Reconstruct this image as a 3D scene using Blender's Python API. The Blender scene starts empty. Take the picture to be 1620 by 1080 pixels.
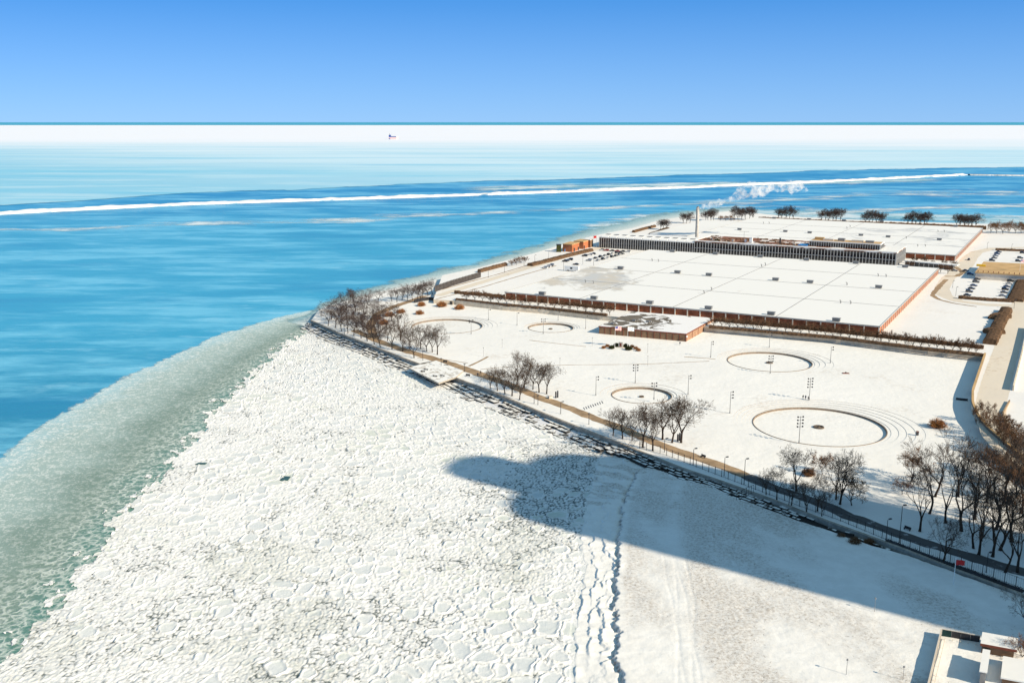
import bpy, math, random
import numpy as np
from mathutils import Vector, Matrix
from mathutils.geometry import delaunay_2d_cdt
random.seed(7); rng = np.random.default_rng(11)
S = bpy.context.scene; COL = S.collection
# ---------------------------------------------------------------- camera, sky, sun, exposure
F, H = 1550.0, 110.0                       # focal length (photo pixels), camera height (m)
PITCH = math.atan(347 / F)
cam = bpy.data.cameras.new('camera'); camo = bpy.data.objects.new('camera', cam); COL.objects.link(camo)
camo.location = (0, 0, H); camo.rotation_euler = (math.pi / 2 - PITCH, 0, 0)
cam.sensor_width = 36; cam.lens = F / 1620 * 36; cam.clip_start = 1; cam.clip_end = 400000
S.camera = camo
SUN_EL = math.radians(29.5); SH = math.radians(35)      # shadows fall to the left and away
sun_dir = Vector((math.cos(SH) * math.cos(SUN_EL), -math.sin(SH) * math.cos(SUN_EL), math.sin(SUN_EL)))
sl = bpy.data.lights.new('sun', 'SUN'); sl.energy = 4.6; sl.angle = math.radians(0.5); sl.color = (1, .86, .66)
so = bpy.data.objects.new('sun', sl); COL.objects.link(so); so.rotation_euler = sun_dir.to_track_quat('Z', 'Y').to_euler()
W = bpy.data.worlds.new('World'); S.world = W; W.use_nodes = True
nt = W.node_tree; nt.nodes.clear()
sky = nt.nodes.new('ShaderNodeTexSky'); sky.sky_type = 'NISHITA'; sky.sun_disc = False
sky.sun_elevation = SUN_EL; sky.sun_rotation = math.atan2(sun_dir.x, sun_dir.y)
sky.air_density = 1.0; sky.dust_density = 0.0; sky.ozone_density = 3.0; sky.altitude = 100
hs = nt.nodes.new('ShaderNodeMix'); hs.data_type = 'RGBA'; hs.blend_type = 'MULTIPLY'; hs.inputs[0].default_value = 1
tc = nt.nodes.new('ShaderNodeTexCoord'); sx = nt.nodes.new('ShaderNodeSeparateXYZ')
rp = nt.nodes.new('ShaderNodeValToRGB')
nt.links.new(tc.outputs['Generated'], sx.inputs[0]); nt.links.new(sx.outputs['Z'], rp.inputs[0])
rp.color_ramp.elements[0].position = 0.0; rp.color_ramp.elements[0].color = (.197, .376, .82, 1)
rp.color_ramp.elements[1].position = 0.11; rp.color_ramp.elements[1].color = (.10, .27, .545, 1)
e = rp.color_ramp.elements.new(.35); e.color = (.5, .62, .6, 1)
e = rp.color_ramp.elements.new(.8); e.color = (1.15, 1.1, .72, 1)
nt.links.new(sky.outputs[0], hs.inputs[6]); nt.links.new(rp.outputs[0], hs.inputs[7])
bg = nt.nodes.new('ShaderNodeBackground'); bg.inputs[1].default_value = .15
wo = nt.nodes.new('ShaderNodeOutputWorld')
rp2 = nt.nodes.new('ShaderNodeValToRGB'); nt.links.new(sx.outputs['Z'], rp2.inputs[0])      # even out the sun-side / far-side difference low in the sky
rp2.color_ramp.elements[0].position = 0; rp2.color_ramp.elements[0].color = (1.46, 2.75, 4.65, 1)
rp2.color_ramp.elements[1].position = .115; rp2.color_ramp.elements[1].color = (.41, 1.62, 4.0, 1)
rf = nt.nodes.new('ShaderNodeMapRange'); nt.links.new(sx.outputs['Z'], rf.inputs[0]); rf.inputs[1].default_value = .12; rf.inputs[2].default_value = .5; rf.inputs[3].default_value = .75; rf.inputs[4].default_value = 0
mx2 = nt.nodes.new('ShaderNodeMix'); mx2.data_type = 'RGBA'; nt.links.new(rf.outputs[0], mx2.inputs[0]); nt.links.new(hs.outputs[2], mx2.inputs[6]); nt.links.new(rp2.outputs[0], mx2.inputs[7])
nt.links.new(mx2.outputs[2], bg.inputs[0]); nt.links.new(bg.outputs[0], wo.inputs[0])
S.view_settings.view_transform = 'Standard'; S.view_settings.look = 'None'
S.view_settings.exposure = 0.50; S.view_settings.gamma = 1; S.view_settings.use_curve_mapping = False
S.render.engine = 'CYCLES'; S.cycles.volume_bounces = 2
# ---------------------------------------------------------------- helpers
CP, SP = math.cos(PITCH), math.sin(PITCH)
def at(px, py, z=0.0):                      # photo pixel on a level plane -> world point
    cx = (px - 810) / F; cy = -(py - 540) / F
    dz = -SP + cy * CP; t = (z - H) / dz
    return (cx * t, (CP + cy * SP) * t)
def at3(px, py, z): x, y = at(px, py, z); return Vector((x, y, z))
def line(pts, z): return np.array([at(*p, z) for p in pts])
def resample(P, n=None, step=None):
    P = np.asarray(P, float); d = np.r_[0, np.cumsum(np.linalg.norm(np.diff(P, axis=0), axis=1))]
    if n is None: n = max(2, int(round(d[-1] / step)) + 1)
    t = np.linspace(0, d[-1], n)
    return np.stack([np.interp(t, d, P[:, k]) for k in range(P.shape[1])], 1)
_tab = np.random.default_rng(3).random((5, 256, 256))
def hsh(i, j, k=0): return _tab[k % 5, (i.astype(np.int64) + 37 * k) % 256, (j.astype(np.int64) * 7 + 91 * k + i.astype(np.int64) * 3) % 256]
def vnoise(x, y, k=0):
    i = np.floor(x); j = np.floor(y); fx = x - i; fy = y - j
    fx = fx * fx * (3 - 2 * fx); fy = fy * fy * (3 - 2 * fy)
    return (hsh(i, j, k) * (1 - fx) + hsh(i + 1, j, k) * fx) * (1 - fy) + (hsh(i, j + 1, k) * (1 - fx) + hsh(i + 1, j + 1, k) * fx) * fy
def fbm(x, y, o=4, k=0): return sum(vnoise(x * 2 ** q + 13 * q, y * 2 ** q + 7 * q, k) * .5 ** q for q in range(o)) / (2 - .5 ** (o - 1))
def sstep(a, b, x): t = np.clip((x - a) / (b - a), 0, 1); return t * t * (3 - 2 * t)
def voro(x, y, k=0, jit=.9):                # F1, F2, id of nearest, centre of nearest
    ci = np.floor(x); cj = np.floor(y)
    F1 = np.full(x.shape, 9.); F2 = np.full(x.shape, 9.); I = np.zeros(x.shape); CX = x.copy(); CY = y.copy()
    for a in (-1, 0, 1):
        for b in (-1, 0, 1):
            i = ci + a; j = cj + b
            px = i + .5 + jit * (hsh(i, j, k) - .5); py = j + .5 + jit * (hsh(i, j, k + 1) - .5)
            d = np.hypot(px - x, py - y); r = hsh(i, j, k + 2)
            n = d < F1
            F2 = np.where(n, F1, np.minimum(F2, d)); I = np.where(n, r, I); CX = np.where(n, px, CX); CY = np.where(n, py, CY)
            F1 = np.where(n, d, F1)
    return F1, F2, I, CX, CY
def tag(o, label=None, cat=None, group=None, kind=None):
    if label: o['label'] = label
    if cat: o['category'] = cat
    if group: o['group'] = group
    if kind: o['kind'] = kind
    return o
def link(o, parent=None):
    COL.objects.link(o)
    if parent: o.parent = parent
    return o
def empty(name, loc=(0, 0, 0), rz=0, **k):
    o = bpy.data.objects.new(name, None); o.location = loc; o.rotation_euler = (0, 0, rz); o.empty_display_size = .5
    return tag(link(o), **k)
class MB:
    def __init__(s): s.v = []; s.f = []; s.m = []
    def add(s, vs, fs, m=0):
        n = len(s.v); s.v += [tuple(v) for v in vs]; s.f += [tuple(i + n for i in f) for f in fs]; s.m += [m] * len(fs)
    def box(s, c, d, rz=0, m=0, mat=None, taper=1):
        x, y, z = d[0] / 2, d[1] / 2, d[2] / 2; R = Matrix.Rotation(rz, 3, 'Z') if mat is None else mat
        vs = [Vector(c) + R @ Vector((a * x * (taper if k > 0 else 1), b * y * (taper if k > 0 else 1), k * z)) for k in (-1, 1) for a, b in ((-1, -1), (1, -1), (1, 1), (-1, 1))]
        s.add(vs, [(3, 2, 1, 0), (4, 5, 6, 7), (0, 1, 5, 4), (1, 2, 6, 5), (2, 3, 7, 6), (3, 0, 4, 7)], m)
    def prism(s, poly, z0, z1, m=0, mtop=None):
        n = len(poly); a = sum(poly[i][0] * poly[(i + 1) % n][1] - poly[(i + 1) % n][0] * poly[i][1] for i in range(n))
        if a < 0: poly = poly[::-1]
        k = len(s.v); s.v += [(p[0], p[1], z0) for p in poly] + [(p[0], p[1], z1) for p in poly]
        s.f.append(tuple(range(k + n - 1, k - 1, -1))); s.m.append(m)
        s.f.append(tuple(range(k + n, k + 2 * n))); s.m.append(m if mtop is None else mtop)
        for i in range(n): j = (i + 1) % n; s.f.append((k + i, k + j, k + n + j, k + n + i)); s.m.append(m)
    def tube(s, pts, rs, sides=6, m=0, cap=True):
        k = len(s.v); n = len(pts); pts = [Vector(p) for p in pts]
        if not hasattr(rs, '__len__'): rs = [rs] * n
        for i, p in enumerate(pts):
            d = (pts[min(i + 1, n - 1)] - pts[max(i - 1, 0)]).normalized()
            a = d.cross(Vector((.31, .11, .94)) if abs(d.z) < .9 else Vector((1, 0, 0))).normalized(); b = d.cross(a)
            for q in range(sides):
                t = 2 * math.pi * q / sides; s.v.append(tuple(p + (a * math.cos(t) + b * math.sin(t)) * rs[i]))
        for i in range(n - 1):
            for q in range(sides):
                r = (q + 1) % sides; s.f.append((k + i * sides + q, k + (i + 1) * sides + q, k + (i + 1) * sides + r, k + i * sides + r)); s.m.append(m)
        if cap: s.f.append(tuple(k + q for q in range(sides))); s.m.append(m); s.f.append(tuple(k + (n - 1) * sides + q for q in range(sides - 1, -1, -1))); s.m.append(m)
    def ball(s, c, r, m=0, seg=8, rings=5, sq=1, half=False):
        k = len(s.v); c = Vector(c)
        for i in range(rings + 1):
            t = math.pi * (.5 if half else 1) * i / rings
            for q in range(seg):
                a = 2 * math.pi * q / seg; s.v.append((c.x + r * math.sin(t) * math.cos(a), c.y + r * math.sin(t) * math.sin(a), c.z + r * sq * math.cos(t)))
        for i in range(rings):
            for q in range(seg): w = (q + 1) % seg; s.f.append((k + i * seg + q, k + (i + 1) * seg + q, k + (i + 1) * seg + w, k + i * seg + w)); s.m.append(m)
    def mesh(s, name, mats, smooth=False):
        me = bpy.data.meshes.new(name); me.from_pydata(s.v, [], s.f)
        for a in (mats if isinstance(mats, (list, tuple)) else [mats]): me.materials.append(a)
        me.polygons.foreach_set('material_index', s.m)
        if smooth: me.polygons.foreach_set('use_smooth', [True] * len(s.f))
        me.update(); return me
    def build(s, name, mats, parent=None, smooth=False, **k):
        return tag(link(bpy.data.objects.new(name, s.mesh(name, mats, smooth)), parent), **k)
def inst(name, me, parent=None, loc=(0, 0, 0), rz=0, sc=1, **k):
    o = bpy.data.objects.new(name, me); o.location = loc; o.rotation_euler = (0, 0, rz) if not isinstance(rz, tuple) else rz
    o.scale = (sc, sc, sc) if not isinstance(sc, tuple) else sc
    return tag(link(o, parent), **k)
def children(o): return [c for c in COL.objects if c.parent == o]
def copy_tree(o, kids, loc, rz, sc=1, **k):
    c = o.copy(); c.location = loc; c.rotation_euler = (0, 0, rz); c.scale = (sc, sc, sc); COL.objects.link(c); tag(c, **k)
    for ch, gk in kids:
        d = ch.copy(); COL.objects.link(d); d.parent = c
        for g in gk: h = g.copy(); COL.objects.link(h); h.parent = d
    return c
def kids_of(o): return [(c, children(c)) for c in children(o)]
def grid_mesh(name, X, Y, Z, mat, attrs=None, mask=None, smooth=True):
    ny, nx = X.shape; v = np.stack([X, Y, Z], 2).reshape(-1, 3).astype(np.float32)
    i = np.arange(ny * nx).reshape(ny, nx)
    q = np.stack([i[:-1, :-1], i[:-1, 1:], i[1:, 1:], i[1:, :-1]], 2).reshape(-1, 4)
    if mask is not None:
        mk = (mask[:-1, :-1] & mask[:-1, 1:] & mask[1:, 1:] & mask[1:, :-1]).reshape(-1); q = q[mk]
        used = np.unique(q); re = np.zeros(ny * nx, np.int64); re[used] = np.arange(len(used)); q = re[q]; v = v[used]
    else: used = slice(None)
    me = bpy.data.meshes.new(name); me.vertices.add(len(v)); me.vertices.foreach_set('co', v.ravel())
    me.loops.add(q.size); me.loops.foreach_set('vertex_index', q.ravel().astype(np.int32))
    me.polygons.add(len(q)); me.polygons.foreach_set('loop_start', np.arange(0, q.size, 4, dtype=np.int32))
    me.polygons.foreach_set('use_smooth', np.full(len(q), smooth)); me.update(calc_edges=True)
    for k, a in (attrs or {}).items():
        at_ = me.attributes.new(k, 'FLOAT', 'POINT'); at_.data.foreach_set('value', a.reshape(-1)[used].astype(np.float32))
    me.materials.append(mat)
    return link(bpy.data.objects.new(name, me))
ORD = ['first', 'second', 'third', 'fourth', 'fifth', 'sixth', 'seventh', 'eighth', 'ninth', 'tenth', 'eleventh', 'twelfth', 'thirteenth', 'fourteenth', 'fifteenth', 'sixteenth', 'seventeenth', 'eighteenth', 'nineteenth', 'twentieth']
TENS = {20: 'twenty', 30: 'thirty', 40: 'forty', 50: 'fifty', 60: 'sixty', 70: 'seventy'}
def ordn(i):
    if i < 20: return ORD[i]
    n = i + 1; t = n // 10 * 10; return {20: 'twentieth', 30: 'thirtieth', 40: 'fortieth', 50: 'fiftieth', 60: 'sixtieth', 70: 'seventieth'}[t] if n % 10 == 0 else TENS[t] + '-' + ORD[n % 10 - 1]
# ---------------------------------------------------------------- materials
class NT:
    def __init__(s, name):
        s.mat = bpy.data.materials.new(name); s.mat.use_nodes = True; s.t = s.mat.node_tree; s.t.nodes.clear()
        s.out = s.t.nodes.new('ShaderNodeOutputMaterial'); s.pos = s.n('ShaderNodeNewGeometry')
    def n(s, ty, **k):
        o = s.t.nodes.new(ty)
        for a, b in k.items(): setattr(o, a, b)
        return o
    def set(s, sock, v):
        if isinstance(v, bpy.types.NodeSocket): s.t.links.new(v, sock)
        elif isinstance(v, (tuple, list)) and len(v) == 3 and sock.type == 'RGBA': sock.default_value = (*v, 1)
        else: sock.default_value = v
    def P(s, scale=(1, 1, 1), obj=False):
        m = s.n('ShaderNodeMapping'); m.inputs['Scale'].default_value = scale
        src = s.n('ShaderNodeTexCoord').outputs['Object'] if obj else s.pos.outputs['Position']
        s.t.links.new(src, m.inputs[0]); return m.outputs[0]
    def noise(s, scale, detail=3, vec=None, rough=.55, dist=0):
        o = s.n('ShaderNodeTexNoise'); o.inputs['Scale'].default_value = scale; o.inputs['Detail'].default_value = detail
        o.inputs['Roughness'].default_value = rough; o.inputs['Distortion'].default_value = dist
        s.t.links.new(vec or s.pos.outputs['Position'], o.inputs['Vector']); return o.outputs[0]
    def voro(s, scale, feat='DISTANCE_TO_EDGE', vec=None):
        o = s.n('ShaderNodeTexVoronoi', feature=feat); o.inputs['Scale'].default_value = scale
        s.t.links.new(vec or s.pos.outputs['Position'], o.inputs['Vector']); return o.outputs[0]
    def ramp(s, x, a, b, c=0., d=1.):
        o = s.n('ShaderNodeMapRange', interpolation_type='SMOOTHSTEP'); s.set(o.inputs[0], x)
        for i, v in enumerate((a, b, c, d)): o.inputs[i + 1].default_value = v
        return o.outputs[0]
    def m(s, op, a, b=0., c=0.):
        o = s.n('ShaderNodeMath', operation=op); s.set(o.inputs[0], a); s.set(o.inputs[1], b); s.set(o.inputs[2], c); return o.outputs[0]
    def mix(s, f, a, b):
        o = s.n('ShaderNodeMix', data_type='RGBA'); s.set(o.inputs[0], f); s.set(o.inputs[6], a); s.set(o.inputs[7], b); return o.outputs[2]
    def attr(s, nm): o = s.n('ShaderNodeAttribute', attribute_name=nm); return o.outputs['Fac']
    def xyz(s, i): o = s.n('ShaderNodeSeparateXYZ'); s.t.links.new(s.pos.outputs['Position'], o.inputs[0]); return o.outputs[i]
    def nz(s): o = s.n('ShaderNodeSeparateXYZ'); s.t.links.new(s.pos.outputs['True Normal'], o.inputs[0]); return o.outputs[2]
    def bsdf(s, col, rough=.7, spec=.3, bump=None, bs=.3, bd=1., metal=0., alpha=None, coat=0):
        b = s.n('ShaderNodeBsdfPrincipled'); s.set(b.inputs['Base Color'], col); s.set(b.inputs['Roughness'], rough)
        s.set(b.inputs['Specular IOR Level'], spec); s.set(b.inputs['Metallic'], metal); s.set(b.inputs['Coat Weight'], coat)
        if bump is not None:
            q = s.n('ShaderNodeBump'); q.inputs['Strength'].default_value = bs; q.inputs['Distance'].default_value = bd
            s.t.links.new(bump, q.inputs['Height']); s.t.links.new(q.outputs[0], b.inputs['Normal'])
        o = b.outputs[0]
        if alpha is not None:
            t = s.n('ShaderNodeBsdfTransparent'); x = s.n('ShaderNodeMixShader'); s.set(x.inputs[0], alpha)
            s.t.links.new(t.outputs[0], x.inputs[1]); s.t.links.new(o, x.inputs[2]); o = x.outputs[0]
        s.t.links.new(o, s.out.inputs[0]); return s.mat
def simple(name, col, rough=.7, spec=.3, var=.15, sc=.6, bs=.15, bd=.05, metal=0, fine=4., obj=False):
    t = NT(name); v = t.P(obj=obj); a = t.noise(sc, 4, vec=v); b = t.noise(fine, 2, vec=v)
    c = t.mix(t.ramp(a, .3, .7), tuple(x * (1 - var) for x in col), tuple(min(1, x * (1 + var)) for x in col))
    c = t.mix(t.ramp(b, .35, .75, 0, .5), c, tuple(x * (1 - var) for x in col))
    return t.bsdf(c, rough, spec, bump=b, bs=bs, bd=bd, metal=metal)
def snowy(name, base=(.84, .825, .79), dirt=(.5, .42, .33), amt=.25, sc=.05, bs=.25, speck=.0):
    t = NT(name); a = t.noise(sc, 5); b = t.noise(.6, 4); c = t.noise(.013, 3)
    col = t.mix(t.ramp(c, .35, .7), base, tuple(x * .95 for x in base))
    col = t.mix(t.ramp(t.m('MULTIPLY', a, t.ramp(b, .3, .7, .75, 1.15)), .58, .78, 0, amt), col, dirt)
    if speck: col = t.mix(t.ramp(t.noise(2.2, 2), .72, .78, 0, speck), col, (.22, .17, .11))
    return t.bsdf(col, .75, .2, bump=t.m('ADD', b, t.m('MULTIPLY', t.noise(.12, 3), 3)), bs=bs, bd=.25)
def capped(name, stone, snow_amt=.9, snow=(.84, .83, .80)):   # snow lies on upward faces
    t = NT(name); n = t.noise(.45, 4); b = t.noise(2.5, 3)
    st = t.mix(t.ramp(b, .3, .7), stone, tuple(x * .55 for x in stone))
    f = t.m('MULTIPLY', t.ramp(t.nz(), .6, .85), t.ramp(n, .62, .5, 1 - snow_amt, 1) if snow_amt < 1 else 1.)
    return t.bsdf(t.mix(f, st, snow), .8, .2, bump=b, bs=.3, bd=.1)
M = {}
M['snow'] = snowy('lawn_snow', amt=.3, sc=.035, bs=.4)
M['snow_terrace'] = snowy('terrace_snow', base=(.82, .80, .77), dirt=(.6, .5, .4), amt=.35, sc=.03)
M['snow_roof'] = snowy('roof_snow', base=(.82, .81, .78), dirt=(.55, .55, .55), amt=.3, sc=.04, bs=.1)
M['path'] = simple('path_concrete', (.36, .25, .15), .8, .2, .28, .25, fine=1.5)
M['road'] = snowy('road_slush', base=(.72, .64, .53), dirt=(.45, .34, .23), amt=.7, sc=.06)
M['concrete'] = simple('seawall_concrete', (.36, .32, .27), .85, .2, .3, .35, fine=2)
M['tanwall'] = simple('retaining_concrete', (.70, .60, .47), .85, .2, .2, .2, fine=1.)
M['brick'] = simple('red_brick', (.30, .10, .05), .85, .15, .35, .3, fine=2)
M['brick2'] = simple('sunlit_orange_brick', (.44, .16, .075), .85, .15, .18, .3, fine=2)  # lighter red brick; paints sunlight into the filter buildings' right walls
M['brick3'] = simple('tan_brick', (.23, .14, .085), .85, .15, .25, .3, fine=2)
M['brown_trim'] = simple('rust_trim', (.20, .06, .035), .6, .3, .2, .8)
M['column'] = simple('pale_column', (.62, .56, .48), .7, .2, .1)
M['fin'] = simple('grey_fin', (.40, .40, .39), .5, .4, .12)
M['glass'] = simple('dark_glass', (.012, .016, .022), .12, .6, .5, .15, bs=0)
M['white'] = simple('white_paint', (.8, .8, .78), .5, .3, .06)
M['dark'] = simple('dark_metal', (.03, .03, .035), .5, .4, .3)
M['grey'] = simple('grey_metal', (.22, .22, .22), .5, .5, .2)
M['stone'] = capped('revetment_stone', (.055, .05, .045), .93)
M['stone_base'] = simple('revetment_gap', (.05, .048, .045), .9, .1, .4)
M['slab'] = capped('platform_slab', (.5, .44, .36), .8)
M['gravel_roof'] = None
M['bark'] = simple('bark', (.05, .036, .028), .9, .1, .35, 2., fine=9, obj=True)
M['twig'] = simple('twigs', (.085, .06, .045), .9, .1, .35, 1., fine=9, obj=True)
M['twig_purple'] = simple('locust_twigs', (.075, .054, .048), .9, .1, .3, 1., fine=9, obj=True)
M['twig_warm'] = simple('warm_twigs', (.19, .10, .05), .9, .1, .3, 1., fine=9, obj=True)
M['twig_mid'] = simple('brown_twigs', (.13, .075, .045), .9, .1, .3, 1., fine=9, obj=True)
M['shrub'] = simple('russet_shrub', (.34, .15, .055), .9, .1, .3, 1., fine=6, obj=True)
M['hedge'] = simple('brown_hedge', (.14, .085, .05), .95, .1, .45, .9, bs=.8, bd=.3, fine=5)
M['evergreen'] = simple('evergreen', (.05, .055, .02), .9, .1, .4, 1, fine=5)
M['asphalt'] = simple('wet_asphalt', (.05, .05, .05), .7, .3, .3)
M['tanroof'] = simple('tan_roof', (.55, .36, .17), .85, .2, .15, .12)
M['flagred'] = simple('red_cloth', (.55, .04, .04), .8, .1, .1)
M['flagblue'] = simple('blue_cloth', (.03, .05, .25), .8, .1, .1)
M['yellow'] = simple('yellow_paint', (.8, .5, .03), .5, .3, .1)
M['blue'] = simple('blue_tarp', (.03, .25, .6), .6, .3, .15)
M['greenscreen'] = simple('green_windscreen', (.015, .045, .045), .8, .2, .3)
M['skin'] = simple('skin', (.5, .3, .22), .6, .3, .05)
for n, c in dict(black=(.012, .013, .016), white=(.75, .75, .74), silver=(.35, .37, .39), red=(.4, .025, .02), blue=(.03, .07, .17), grey=(.1, .105, .11)).items():
    t = NT('car_paint_' + n); M['car_' + n] = t.bsdf(t.mix(t.ramp(t.noise(.8, 3), .4, .6), c, tuple(x * .8 for x in c)), .28, .5, coat=.6)
M['rubber'] = simple('tyre_rubber', (.02, .02, .02), .9, .1)
# roof of the big filter buildings: snow with melted tan patches towards the west end (attribute-free, position of the stains)
def stained_roof(name, cx, cy, r, dirt, thr=.5):
    t = NT(name); o = t.n('ShaderNodeVectorMath', operation='DISTANCE'); t.t.links.new(t.P((1, 1, 0)), o.inputs[0]); o.inputs[1].default_value = (cx, cy, 0)
    near = t.ramp(o.outputs[1], r * .35, r, 1, 0)
    st = t.noise(.04, 6, vec=t.P((1.0, .6, 1)), rough=.65, dist=.3)
    mott = t.ramp(t.noise(.025, 5, dist=.8), .66, .78, 0, .25)
    c = t.mix(mott, (.82, .81, .78), (.52, .53, .54))
    c = t.mix(t.ramp(t.m('ADD', st, t.m('MULTIPLY', near, .3)), thr + .14, thr + .26, 0, .7), c, t.mix(t.ramp(t.noise(.05, 3), .35, .65), dirt, (.42, .44, .46)))
    return t.bsdf(c, .75, .2, bump=t.noise(.5, 3), bs=.1, bd=.2)
# ---------------------------------------------------------------- plant grid axes
O = np.array(at(1391, 516, 9.5)); aU, aV = math.radians(151.6), math.radians(60.2)
Uv = np.array([math.cos(aU), math.sin(aU)]); Vv = np.array([math.cos(aV), math.sin(aV)])
def PL(u, v, z=None): p = O + Uv * u + Vv * v; return (p[0], p[1]) if z is None else (p[0], p[1], z)
RZ = aU
# ---------------------------------------------------------------- lake and ice
def build_water():
    t = NT('lake_water')
    y = t.xyz(1)
    n1 = t.noise(.012, 5, vec=t.P((.35, 1, 1)), rough=.62); n2 = t.noise(.04, 6, vec=t.P((.28, 1, 1)), rough=.68); n3 = t.noise(.5, 2)
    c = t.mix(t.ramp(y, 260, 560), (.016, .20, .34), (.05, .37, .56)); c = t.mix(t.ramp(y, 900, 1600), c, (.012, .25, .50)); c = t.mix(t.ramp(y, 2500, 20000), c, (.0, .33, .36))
    # frazil ice slicks: paler, wind-drawn
    s = t.ramp(t.m('ADD', t.m('MULTIPLY', n1, .45), t.m('MULTIPLY', n2, .55)), .45, .60, 0, .7)
    c = t.mix(s, c, (.22, .62, .80)); c = t.mix(t.m('MULTIPLY', t.ramp(t.noise(.09, 6, vec=t.P((.3, 1, 1)), rough=.72), .54, .66, 0, .45), t.ramp(n1, .4, .6)), c, (.36, .70, .84))
    d = t.ramp(n1, .5, .28, 0, .35); c = t.mix(d, c, (.008, .17, .38))
    return t.bsdf(c, .32, .22, bump=t.m('ADD', n3, t.m('MULTIPLY', t.noise(.16, 3), 2.)), bs=.35, bd=.35)
M['water'] = build_water()
def flat(name, poly, z, mat, **k):
    b = MB(); b.v = [(p[0], p[1], z) for p in poly]; b.f = [tuple(range(len(poly)))]; b.m = [0]
    a = sum(poly[i][0] * poly[(i + 1) % len(poly)][1] - poly[(i + 1) % len(poly)][0] * poly[i][1] for i in range(len(poly)))
    if a < 0: b.f = [tuple(range(len(poly)))[::-1]]
    return b.build(name, mat, **k)
b = MB(); ys = [-3000, 0, 800, 3000, 12000, 50000, 240000]
for i in range(len(ys) - 1):
    for x0, x1 in ((-200000, -8000), (-8000, 0), (0, 8000), (8000, 200000)):
        b.add([(x0, ys[i], 0), (x1, ys[i], 0), (x1, ys[i + 1], 0), (x0, ys[i + 1], 0)], [(0, 1, 2, 3)])
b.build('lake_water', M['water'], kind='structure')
def ribbon(name, A, B, nu, nv, z, mat, jag=0, seed=0):
    A = resample(A, nu); B = resample(B, nu); v = np.linspace(0, 1, nv)[:, None, None]
    G_ = A[None] * (1 - v) + B[None] * v
    X, Y = G_[..., 0], G_[..., 1]
    if jag: Y = Y + (fbm(X / 40 + seed, Y * 0 + seed, 5) - .5) * jag * (1 - v[..., 0]); 
    uu = np.repeat(np.linspace(0, 1, nu)[None], nv, 0); vv = np.repeat(np.linspace(0, 1, nv)[:, None], nu, 1)
    return grid_mesh(name, X, Y, np.full(X.shape, z), mat, {'uu': uu, 'vv': vv})
# far pack ice: white towards the horizon, thin and blue on this side
t = NT('far_pack_ice'); y = t.xyz(1)
ny_ = t.m('ADD', y, t.m('MULTIPLY', t.m('SUBTRACT', t.noise(.0006, 5, vec=t.P((.25, 1, 1))), .5), t.m('MULTIPLY', y, .9)))
c = t.mix(t.ramp(t.m('ADD', ny_, t.m('MULTIPLY', t.xyz(0), .9)), 900, 2900), (.27, .57, .74), (.55, .74, .84)); c = t.mix(t.ramp(ny_, 2600, 7000), c, (.83, .85, .90))
st = t.ramp(t.noise(.003, 6, vec=t.P((.22, 1, 1)), rough=.65), .42, .66, 0, .5)
c = t.mix(t.m('MULTIPLY', st, t.ramp(y, 7000, 2500)), c, (.22, .58, .76))
c = t.mix(t.m('MULTIPLY', t.ramp(t.noise(.009, 6, vec=t.P((.25, 1, 1)), rough=.7), .46, .64, 0, .45), t.ramp(y, 6000, 1500)), c, (.58, .76, .84)); c = t.mix(t.m('MULTIPLY', t.ramp(t.noise(.006, 6, vec=t.P((.2, 1, 1.3)), rough=.7), .5, .66, 0, .5), t.ramp(y, 5000, 1500)), c, (.16, .50, .72))
c = t.mix(t.m('MULTIPLY', t.ramp(t.noise(.003, 5, vec=t.P((.15, .8, 1))), .55, .7, 0, .5), t.ramp(y, 1000, 9000)), c, (.86, .86, .88))
M['farice'] = t.bsdf(c, .7, .15)
near = line([(-400, 345), (-150, 335), (0, 326), (60, 322), (150, 316), (300, 306), (500, 298), (700, 290), (900, 283), (1100, 277), (1300, 270), (1450, 266.5), (1620, 264.5), (1900, 262)], 0)
nr = resample(near, 700); nr[:, 1] += (fbm(nr[:, 0] / 90, nr[:, 0] * 0 + 3, 6) - .5) * 75 + (fbm(nr[:, 0] / 9, nr[:, 0] * 0 + 8, 4) - .5) * 18
far = np.stack([np.linspace(-26000, 26000, 700), np.full(700, 34000.)], 1)
v = np.linspace(0, 1, 12)[:, None, None] ** 2.5; G_ = nr[None] * (1 - v) + far[None] * v
tag(grid_mesh('pack_ice', G_[..., 0], G_[..., 1], np.full(G_.shape[:2], .35), M['farice']), kind='structure')
# brash streaks on the open water
def streak_mat(name, col, thr=.5, scale=.03):
    t = NT(name); v = t.attr('vv'); w = t.m('SUBTRACT', 1., t.m('ABSOLUTE', t.m('MULTIPLY_ADD', v, 2., -1.)))
    n = t.noise(scale, 6, vec=t.P((.6, 1, 1)), rough=.72); fine = t.noise(.35, 3)
    u = t.attr('uu'); ends = t.m('MULTIPLY', t.ramp(u, 0, .08), t.ramp(u, 1, .92))
    a = t.ramp(t.m('ADD', t.m('MULTIPLY', w, .40), t.m('ADD', t.m('MULTIPLY', n, 1.1), t.m('MULTIPLY', fine, .15))), thr + .2, thr + .46, 0, .9)
    cc = t.mix(t.ramp(n, .4, .65), col, (.72, .80, .84))
    return t.bsdf(cc, .7, .2, alpha=t.m('MULTIPLY', a, ends))
M['streak'] = streak_mat('brash_streak', (.36, .60, .72), .66, .022)
M['streak_w'] = streak_mat('brash_streak_white', (.6, .72, .76), .62, .03)
M['streak_t'] = streak_mat('thin_ice_slick', (.22, .50, .62), .50, .02)
def pxrib(name, up, lo, z, mat, nu=160, nv=8, **k):
    return tag(ribbon(name, line(up, 0), line(lo, 0), nu, nv, z, mat, **k), kind='stuff')
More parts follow.
